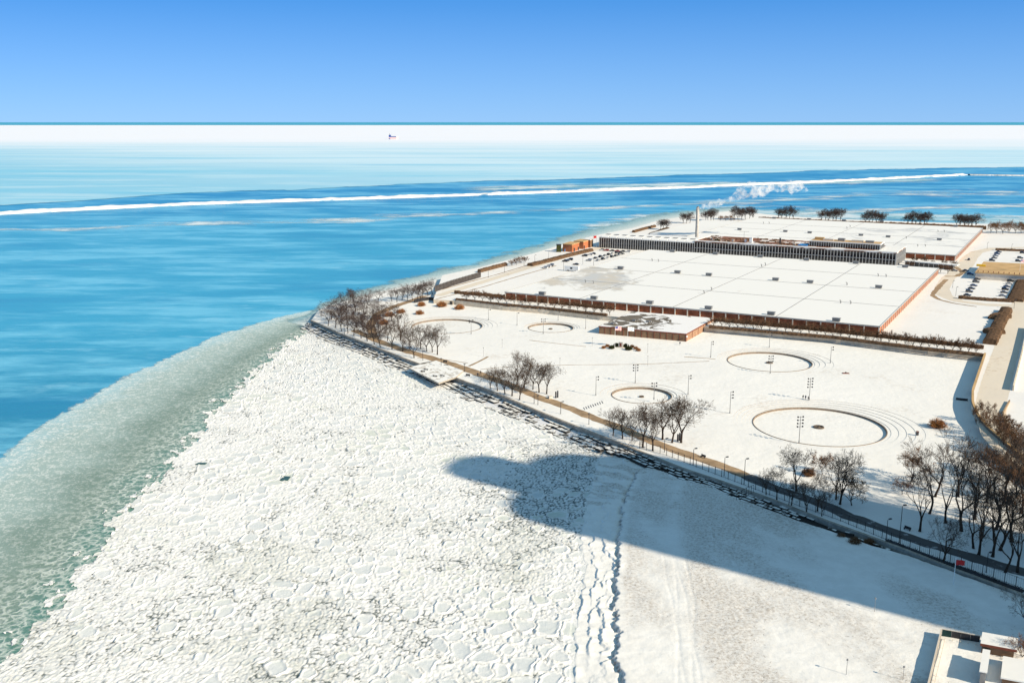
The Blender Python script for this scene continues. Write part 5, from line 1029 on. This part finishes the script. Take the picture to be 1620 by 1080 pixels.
for i in range(len(Q) - 1):
    d = Q[i + 1] - Q[i]; m_ = (Q[i] + Q[i + 1]) / 2; ang = math.atan2(d[1], d[0]); inst('fence_panel', me, so_, (m_[0], m_[1], ZT), ang); inst('post', mp, so_, (Q[i][0], Q[i][1], ZT), ang)
# ---------------------------------------------------------------- breakwater and far ship
bw = resample(line([(-420, 359), (-150, 346.5), (0, 338.5), (300, 323.5), (600, 314), (800, 307), (1100, 296.5), (1300, 288), (1500, 278.3), (1525, 277)], 0), 420)
d = np.gradient(bw, axis=0); d /= np.linalg.norm(d, axis=1)[:, None]; N_ = np.stack([-d[:, 1], d[:, 0]], 1)
prof = np.array([(-9, -.1), (-7, 1.5), (-3, 2.8), (3, 3.0), (7, 1.3), (10, -.1)]); XX = np.zeros((6, 420)); YY = XX.copy(); ZZ = XX.copy()
for k, (o_, z_) in enumerate(prof):
    jn = 1 + .9 * (fbm(np.arange(420) / 3. + k, np.zeros(420) + k, 3, k % 5) - .5); XX[k] = bw[:, 0] + N_[:, 0] * o_ * jn; YY[k] = bw[:, 1] + N_[:, 1] * o_ * jn; ZZ[k] = z_ * jn
bwo = grid_mesh('breakwater', XX, YY, ZZ, snowy('breakwater_snow', amt=.35, sc=.02), smooth=False); tag(bwo, 'long snow-covered breakwater crossing the lake from left to right', 'breakwater')
bw = resample(line([(1533, 277.3), (1620, 278.5), (1750, 280)], 0), 80); XX = np.zeros((4, 80)); YY = XX.copy(); ZZ = XX.copy()
for k, (o_, z_) in enumerate(((-8, 0), (-3, 2.2), (4, 2.2), (8, 0))): XX[k] = bw[:, 0]; YY[k] = bw[:, 1] + o_ * (1 + (fbm(np.arange(80) / 2., np.zeros(80) + k, 3, 1) - .5)); ZZ[k] = z_
tag(grid_mesh('breakwater', XX, YY, ZZ, simple('rough_breakwater', (.6, .62, .62), .8, .2, .3, .02), smooth=False), 'thin outer breakwater stretch at the right beyond the gap', 'breakwater')
sp = above(622, 219.5, 6500); sp.z = 0; shp = empty('cargo_ship', (*at(622, 220.5, 0), 0), 0, label='distant ship with dark blue stern and pinkish hull in pack ice', cat='ship')
b = MB(); b.add([(-26, -9, 0), (20, -9, 0), (30, 0, 0), (20, 9, 0), (-26, 9, 0), (-28, -10, 13), (22, -10, 12), (36, 0, 15), (22, 10, 12), (-28, 10, 13)], [(4, 3, 2, 1, 0), (5, 6, 7, 8, 9), (0, 1, 6, 5), (1, 2, 7, 6), (2, 3, 8, 7), (3, 4, 9, 8), (4, 0, 5, 9)]); b.build('hull', simple('faded_red_hull', (.72, .5, .5), .6, .3, .1), shp)
b = MB(); b.box((-22, 0, 14), (10, 19, 28)); b.box((-20, 0, 24), (14, 14, 6)); b.build('superstructure', simple('navy_paint', (.03, .08, .3), .6, .3, .1), shp)
b = MB(); b.box((0, 0, 16), (38, 14, 5)); b.build('cargo_deck', bpy.data.materials['navy_paint'], shp); b = MB(); b.tube([(-22, 0, 28), (-22, 0, 38)], 1.2, 6); b.build('mast', M['grey'], shp); b = MB(); b.box((26, 0, 17), (8, 12, 4)); b.build('forecastle', M['white'], shp)
# ---------------------------------------------------------------- cars
def car_proto(kind):
    b = MB(); L, Wd = (4.6, 1.8) if kind == 'car' else (4.8, 1.9); hh = .0 if kind == 'car' else .28
    prof = [(-2.3, .35), (-2.3, .8 + hh * .6), (-1.7, .95 + hh), (1.05, .95 + hh), (2.15, .8 + hh * .6), (2.3, .55), (2.3, .35)]
    n = len(prof); vs = [(x, -Wd / 2, z) for x, z in prof] + [(x, Wd / 2, z) for x, z in prof]
    b.add(vs, [(i, i + 1, n + i + 1, n + i) for i in range(n - 1)] + [(n - 1, 0, n, 2 * n - 1), tuple(range(n))[::-1], tuple(range(n, 2 * n))])
    body = b
    g = MB(); z0, z1 = .95 + hh, 1.42 + hh * 1.3; xb, xf = (-1.75, .95) if kind == 'car' else (-2.2, .9)
    g.add([(xb, -.8, z0), (xf, -.8, z0), (xf, .8, z0), (xb, .8, z0), (xb + (.55 if kind == 'car' else .2), -.66, z1), (xf - .75, -.66, z1), (xf - .75, .66, z1), (xb + (.55 if kind == 'car' else .2), .66, z1)], [(0, 1, 5, 4), (1, 2, 6, 5), (2, 3, 7, 6), (3, 0, 4, 7)])
    r = MB(); r.box(((xb + .55 + xf - .75) / 2 - (0 if kind == 'car' else .15), 0, z1 + .03), (xf - xb - 1.2 + (0 if kind == 'car' else .35), 1.34, .07))
    w = MB(); w.tube([(0, -.11, 0), (0, .11, 0)], .34, 12)
    l = MB(); l.box((0, 0, 0), (.06, .3, .14))
    return body, g, r, w, l
CK = {}
gl = M['glass']; wmesh = lmesh = None
for kd in ('car', 'suv'):
    body, g, r, w, l = car_proto(kd)
    for c in ('black', 'white', 'silver', 'red', 'blue', 'grey'):
        CK[kd, c] = (body.mesh('body_' + c, M['car_' + c]), g.mesh('windows', gl), r.mesh('car_roof_' + c, M['car_' + c]))
    wmesh = w.mesh('wheel', M['rubber']); lmesh = l.mesh('headlight', M['white'])
def car(px, py, col, rz, where, group, kd='car', z=ZT):
    o = empty('parked_car', (*at(px, py, z + .5), z), rz, label='{} {} {}'.format(col, 'car' if kd == 'car' else 'utility vehicle', where), cat='car', group=group); bm_, gm, rm = CK[kd, col]
    inst('body', bm_, o); inst('windows', gm, o); inst('roof', rm, o)
    for x in (-1.4, 1.4):
        for y in (-.85, .85): inst('wheel', wmesh, o, (x, y, .34))
    for y in (-.6, .6): inst('headlight', lmesh, o, (2.29, y, .68))
AV = aV; AUr = aU + math.pi
gL = 'cars parked in the left car park'; gR = 'cars parked in the right car parks'
cols = ['black', 'grey', 'silver', 'black', 'white', 'blue', 'black', 'silver']
for k, (px, py) in enumerate(((862, 423.5), (867, 421.5), (872, 419.5))): car(px, py, ('white', 'white', 'silver')[k], aU, 'at the hedge end of the left car park, {} from left'.format(ORD[k]), gL, 'suv')
for px, py, c, w_, kd in ((894, 413, 'black', 'beside the hedge, left of two', 'suv'), (897.5, 411.8, 'silver', 'beside the hedge between two dark ones', 'car'), (902, 410.5, 'black', 'beside the hedge, right of two', 'suv'), (911, 418, 'black', 'alone in the middle of the left car park', 'car'), (925, 404.5, 'black', 'by the hedge left of a white one', 'suv'), (934, 402.5, 'white', 'by the hedge near the glass hall', 'car'), (938.5, 401.2, 'black', 'by the hedge, nearest the glass hall', 'car'), (931.5, 411.8, 'silver', 'apart in the open snow of the left car park', 'suv'), (952, 395.5, 'white', 'at the foot of the glass hall, first from left', 'suv'), (959, 396, 'red', 'at the foot of the glass hall, left red one', 'suv'), (968, 396.5, 'black', 'at the foot of the glass hall between the red ones', 'car'), (976, 397, 'red', 'at the foot of the glass hall, right red one', 'car'), (985, 397.5, 'black', 'at the foot of the glass hall beside the white van', 'car'), (993.5, 398, 'white', 'at the foot of the glass hall, last on the right', 'suv')): car(px, py, c, aU, w_, gL, kd)
RA = [(942, 408), (950, 406), (957, 404.2), (963, 402.6), (969, 401), (975.5, 400), (981, 399.4)]; RB = [(946, 411.6), (954, 409.6), (962, 407.6), (968, 406), (974, 404.4), (980, 402.8), (985, 401.4)]
for k, (px, py) in enumerate(RA): car(px, py, ['black', 'black', 'silver', 'black', 'white', 'grey', 'black'][k], AV, 'in the rear line of the double row, {} from left'.format(ORD[k]), gL, 'suv' if k % 2 else 'car')
for k, (px, py) in enumerate(RB): car(px, py, ['silver', 'black', 'white', 'black', 'black', 'silver', 'grey'][k], AV, 'in the front line of the double row, {} from left'.format(ORD[k]), gL, 'suv' if k % 2 else 'car')
for k, (px, py) in enumerate([(1546, 441.5), (1544, 445.8), (1540.5, 451.3), (1537, 456), (1533.5, 461), (1530.5, 466.5)]): car(px, py, ['black', 'grey', 'blue', 'black', 'grey', 'black'][k], AUr, 'in the left row of the near right car park, {} from back'.format(ORD[k]), gR, 'suv' if k in (1, 4) else 'car')
for k, (px, py) in enumerate([(1598.6, 444.5), (1596.5, 448.5), (1593, 453), (1590.5, 457.5), (1588.5, 462.2), (1586, 467.5)]): car(px, py, ['black', 'white', 'blue', 'black', 'grey', 'silver'][k], AUr, 'in the right row of the near right car park, {} from back'.format(ORD[k]), gR, 'suv' if k in (0, 3) else 'car')
for k, (px, py) in enumerate([(1580, 398.5), (1577.5, 401.5), (1575, 404.6), (1573, 408), (1569.5, 412)]): car(px, py, ['black', 'blue', 'silver', 'grey', 'black'][k], AUr, 'in the left row of the far right car park, {} from back'.format(ORD[k]), gR, 'suv' if k in (1, 4) else 'car')
for k, (px, py) in enumerate([(1618, 400), (1614, 408), (1611, 413)]): car(px, py, ['black', 'grey', 'black'][k], AUr, 'in the right row of the far right car park, {} from back'.format(ORD[k]), gR, 'suv')
for px, py, c, w_, kd, rz in ((1532.6, 410.5, 'black', 'driving on the entry road by the far car park', 'car', aV + math.pi), (1510, 428, 'silver', 'stopped by the brown planting at the walkway end', 'car', AUr), (1527.8, 428, 'black', 'in the middle of the entry road', 'car', AUr), (1535, 433.5, 'blue', 'at the corner of the tan-roofed building', 'suv', AUr), (1580, 441, 'red', 'alone beside the tan-roofed building', 'car', AUr)): car(px, py, c, rz, w_, gR, kd)
o = empty('box_trailer', (*at(905, 429, ZT), ZT), aU, label='white box trailer parked in the left car park', cat='trailer'); b = MB(); b.box((0, 0, 2.3), (11, 2.6, 2.9)); b.build('cargo_box', M['white'], o); b = MB(); b.box((0, 0, .75), (10.5, 1.2, .2)); b.build('chassis', M['dark'], o); b = MB(); b.box((0, 1.34, 2.4), (1.6, .06, 1.2)); b.build('side_mark', M['dark'], o)
for x in (-4, -3, 3.2): b = MB(); b.tube([(x, -1.1, .45), (x, 1.1, .45)], .45, 10); b.build('wheel', M['rubber'], o)
# ---------------------------------------------------------------- people
def person(px, py, z, label, coat, rz=0, pose=0):
    o = empty('person', (*at(px, py, z), z), rz, label=label, cat='person', group='people walking in the park')
    J = {'pel': (0, 0, .93), 'ch': (0, 0, 1.28), 'nk': (0, 0, 1.47), 'hd': (0, .02, 1.6), 'tp': (0, .0, 1.72)}
    s = .22 if pose else .08
    V_ = [(0, 0, .93), (0, 0, 1.12), (0, 0, 1.35), (0, 0, 1.48), (0, .02, 1.6), (0, 0, 1.73), (.1, 0, .88), (.11, s, .5), (.1, s * .6, .08), (.1, s * .6 + .16, .04), (-.1, 0, .88), (-.11, -s * .3, .5), (-.1, -s * 1.3, .1), (-.1, -s * 1.3 + .16, .05), (.19, 0, 1.4), (.25, -.06, 1.12), (.24, .06, .86), (-.19, 0, 1.4), (-.25, .05, 1.12), (-.24, .14, .88)]
    E_ = [(0, 1), (1, 2), (2, 3), (3, 4), (4, 5), (0, 6), (6, 7), (7, 8), (8, 9), (0, 10), (10, 11), (11, 12), (12, 13), (2, 14), (14, 15), (15, 16), (2, 17), (17, 18), (18, 19)]
    Rr = [.15, .14, .17, .06, .1, .07, .09, .065, .05, .04, .09, .065, .05, .04, .07, .05, .04, .07, .05, .04]
    def skin(vs, es, rs, nm, mt):
        me = bpy.data.meshes.new(nm); me.from_pydata(vs, es, []); ob = link(bpy.data.objects.new(nm, me), o); md = ob.modifiers.new('skin', 'SKIN'); sb = ob.modifiers.new('sub', 'SUBSURF'); sb.levels = sb.render_levels = 1
        for i, r_ in enumerate(rs): me.skin_vertices[0].data[i].radius = (r_, r_)
        me.skin_vertices[0].data[0].use_root = True; me.materials.append(mt)
    _m = bpy.data.meshes.new('body'); _m.from_pydata(V_, E_, [])
    for nm, vs, es, rs, mt in (('body', V_, E_, Rr, M['dark']),):
        ob = link(bpy.data.objects.new(nm, _m), o); ob.modifiers.new('skin', 'SKIN'); sb = ob.modifiers.new('sub', 'SUBSURF'); sb.levels = sb.render_levels = 1
        lay = _m.skin_vertices[0] if len(_m.skin_vertices) else None
        if lay:
            for i, r_ in enumerate(rs): lay.data[i].radius = (r_, r_)
            lay.data[0].use_root = True
        _m.materials.append(mt)
    b = MB(); b.tube([(0, 0, .7), (0, 0, 1.), (0, 0, 1.3), (0, 0, 1.46)], [.25, .21, .24, .12], 10); b.tube([(.2, 0, 1.4), (.27, -.06, 1.12), (.26, .06, .92)], [.1, .08, .06], 6); b.tube([(-.2, 0, 1.4), (-.27, .05, 1.12), (-.26, .14, .92)], [.1, .08, .06], 6); b.build('coat', coat, o, smooth=True)
    b = MB(); b.ball((0, .03, 1.62), .1, sq=1.2); b.build('face', M['skin'], o, smooth=True); b = MB(); b.ball((0, -.02, 1.66), .115, half=False, sq=.95); b.build('hat', coat, o, smooth=True)
dk = M['dark']; nv = simple('navy_coat', (.03, .04, .08), .9, .1)
person(1270.3, 631, ZP, 'person in dark clothes left of two others by the light mast', dk, .4, 1); person(1274.3, 631.5, ZP, 'person in dark coat in the middle of three by the light mast', nv, .2, 0)
person(1278.5, 632.8, ZP, 'person in black standing right against the light mast base', dk, 1.2, 0); person(1075.6, 545.5, ZP, 'person in dark clothes walking below the pavilion corner', nv, 0, 1)
person(760.5, 591.8, ZP, 'person in dark coat walking beside the promenade path', dk, 2, 1); person(755.8, 595, ZP, 'person in navy coat on the promenade left of the bare clump', nv, 2.2, 0)
# ---------------------------------------------------------------- small park furniture
for px, py, l in ((870.5, 630, 'pale concrete block by the promenade right of the bare clump'), ):
    thingbox('concrete_block', l, 'block', px, py, ZP, [('block', (0, 0, .5), (1.6, 1.2, 1.), 'column')], .5)
for px, py, l in ((881, 629, 'pair of dark upright panels by the promenade right of the clump'), (1074, 697.5, 'pair of dark upright panels beside the rightmost small-pool tree')):
    thingbox('info_panels', l, 'sign', px, py, ZP, [('panel', (-.5, 0, 1.3), (.35, .6, 2.6), 'dark'), ('panel', (.5, .2, 1.4), (.35, .6, 2.8), 'dark')], .5)
thingbox('litter_bin', 'dark bin on the snow right of the largest pool', 'bin', 1451, 688, ZP, [('bin_body', (0, 0, .7), (.8, .7, 1.3), 'dark'), ('lid', (0, 0, 1.35), (.9, .8, .15), 'brown_trim')])
thingbox('drain_cover', 'small brown cover lying in the open snow left of the pool', 'cover', 1338, 590.5, ZP, [('plate', (0, 0, .1), (3, 1.6, .2), 'brown_trim'), ('handle', (0, 0, .4), (.4, .4, .6), 'dark')])
for px, py, l in ((1112, 723.5, 'dark bench beside the promenade near the railing'), (1435, 838, 'dark bench in the shade left of the right grove'), (704, 573.5, 'dark bench across the promenade from the overlook'), (705, 580, 'dark bench between promenade and overlook'), (740, 595, 'dark bench by the promenade right of the overlook')):
    o = empty('park_bench', (*at(px, py, ZP), ZP), math.radians(-55 if px > 1000 else -20), label=l, cat='bench', group='benches by the promenade')
    b = MB(); b.box((0, 0, .45), (2., .5, .08)); b.build('seat', M['dark'], o); b = MB(); b.box((0, .28, .75), (2., .07, .5)); b.build('backrest', M['dark'], o)
    for s_ in (-.8, .8): b = MB(); b.box((s_, 0, .21), (.1, .5, .42)); b.build('leg', M['dark'], o)
# ---------------------------------------------------------------- court with screens at the lower right
ZC = .9
ct = at(1490, 994, 2.9 + ZC); cbx = at(1465, 1085, 2.9 + ZC)
cy0 = np.array(ct); cv = np.array(at(1469, 1080, 2.9 + ZC)) - cy0; cv /= np.linalg.norm(cv); cw = np.array(at(1556, 1006, 2.9 + ZC)) - cy0; cw /= np.linalg.norm(cw)
def CT(s, w_): p = cy0 + cv * s + cw * w_; return (p[0], p[1])
tag(flat('court_floor', [CT(0, 0), CT(60, 0), CT(60, 60), CT(0, 60)], ZC + .35, snowy('court_snow', base=(.78, .75, .72), dirt=(.5, .3, .17), amt=.5, sc=.12)), kind='structure')
fo = empty('court_fence', label='court fence with pale frame and dark green windscreens at lower right', cat='fence')
def panel(a, c, z0, z1, mt, nm, th=.12):
    a = np.array(a); c = np.array(c); d = c - a; m_ = (a + c) / 2; b = MB(); b.box((m_[0], m_[1], (z0 + z1) / 2), (np.linalg.norm(d) - .02, th, z1 - z0), math.atan2(d[1], d[0])); return b.build(nm, M[mt], fo)
for k, mt in enumerate(('greenscreen', 'dark', 'dark', 'dark')): panel(CT(0, 1.85 * k + .1), CT(0, 1.85 * k + 1.95), ZC + .1, ZC + 2.8, mt, 'windscreen')
panel(CT(0, 0), CT(0, 7.6), ZC + 2.83, ZC + 2.95, 'column', 'top_rail', .15)
for k in range(10): panel(CT(4. * k, 0), CT(4. * k + 4.02, 0), ZC + .1, ZC + 2.75, 'concrete', 'side_panel', .1)
panel(CT(0, -.1), CT(40, -.1), ZC + 2.78, ZC + 2.95, 'column', 'top_rail', .2); panel(CT(1.6, 1.0), CT(1.6, 7.6), ZC + 1.0, ZC + 1.14, 'column', 'inner_rail', .1); panel(CT(1.6, .9), CT(40, .9), ZC + 1.6, ZC + 1.74, 'column', 'inner_rail', .1)
for k in range(14): p = CT(1.6, .9 + 1.5 * k) if k < 5 else CT(1.6 + 4 * (k - 4), .9); b = MB(); b.box((p[0], p[1], ZC + .9), (.1, .1, 1.7)); b.build('post', M['column'], fo)
sh_ = empty('court_shed', label='snow-roofed shed with dark red door beside the court', cat='shed'); a_ = math.atan2(cw[1], cw[0])
def sbox(nm, s0, s1, w0, w1, z0, z1, mt, par): b = MB(); b.prism([CT(s0, w0), CT(s1, w0), CT(s1, w1), CT(s0, w1)], z0, z1); return b.build(nm, M[mt], par)
sbox('wall', 0.3, 4.4, 8.1, 14.1, ZC, ZC + 3.4, 'brick3', sh_); sbox('roof', -.4, 5.0, 7.8, 14.6, ZC + 3.4, ZC + 3.7, 'snow_roof', sh_); sbox('door', 4.38, 4.55, 8.3, 9.6, ZC, ZC + 2.6, 'dark', sh_); sbox('eave', 4.98, 5.1, 7.8, 14.6, ZC + 3.2, ZC + 3.72, 'brown_trim', sh_)
s2 = empty('shelter_or_shadow_block', label='flat-roofed shelter block added to cast a shadow at the lower right corner', cat='shelter'); sbox('roof', 8.5, 18, 8.4, 9.8, ZC + 4.2, ZC + 4.4, 'snow_roof', s2); sbox('wall', 8.8, 17.7, 8.6, 9.6, ZC, ZC + 4.2, 'grey', s2)  # tall narrow block, placed and sized to throw a shadow over the court
s3 = empty('shelter_or_shadow_block', label='snow-topped shelter right of the added shadow block at the lower corner', cat='shelter'); sbox('roof', 7, 16, 12.2, 18, ZC + 2.6, ZC + 2.9, 'snow_roof', s3); sbox('wall', 7.4, 15.6, 12.5, 17.6, ZC, ZC + 2.6, 'brick3', s3)
# ---------------------------------------------------------------- the curved tower whose shadow falls on the ice (stands right of the frame)
sv = np.array([-math.cos(SH), math.sin(SH)]); qv = np.array([math.sin(SH), math.cos(SH)]); TC = sv * -190 + qv * 247; DC = qv * -5
tw = empty('curved_tower', (TC[0], TC[1], 0), 0, label='curved dark glass apartment tower standing right of the frame', cat='tower')
def lobes(r0, r1, n=72, ph=0.): return [((r0 + r1 * math.cos(3 * (2 * math.pi * i / n - ph))) * math.cos(2 * math.pi * i / n), (r0 + r1 * math.cos(3 * (2 * math.pi * i / n - ph))) * math.sin(2 * math.pi * i / n)) for i in range(n)]
phs = math.atan2(sv[1], sv[0]) + math.radians(60)
b = MB(); b.prism(lobes(29.5, 5.5, ph=phs), .5, 184); b.build('glass_body', M['glass'], tw)
b = MB()
for k in range(60): b.prism(lobes(29.8, 5.6, ph=phs), 3 + k * 3.02, 3.35 + k * 3.02)
b.build('floor_band', simple('bronze_band', (.08, .07, .06), .5, .4), tw)
b = MB(); b.tube([(DC[0], DC[1], 184), (DC[0], DC[1], 211)], 11.5, 32); b.tube([(DC[0], DC[1], 184), (DC[0], DC[1], 190)], 14, 32); EC = qv * 9; b.tube([(EC[0], EC[1], 184), (EC[0], EC[1], 196)], 17, 32); b.build('roof_drum', bpy.data.materials['bronze_band'], tw)
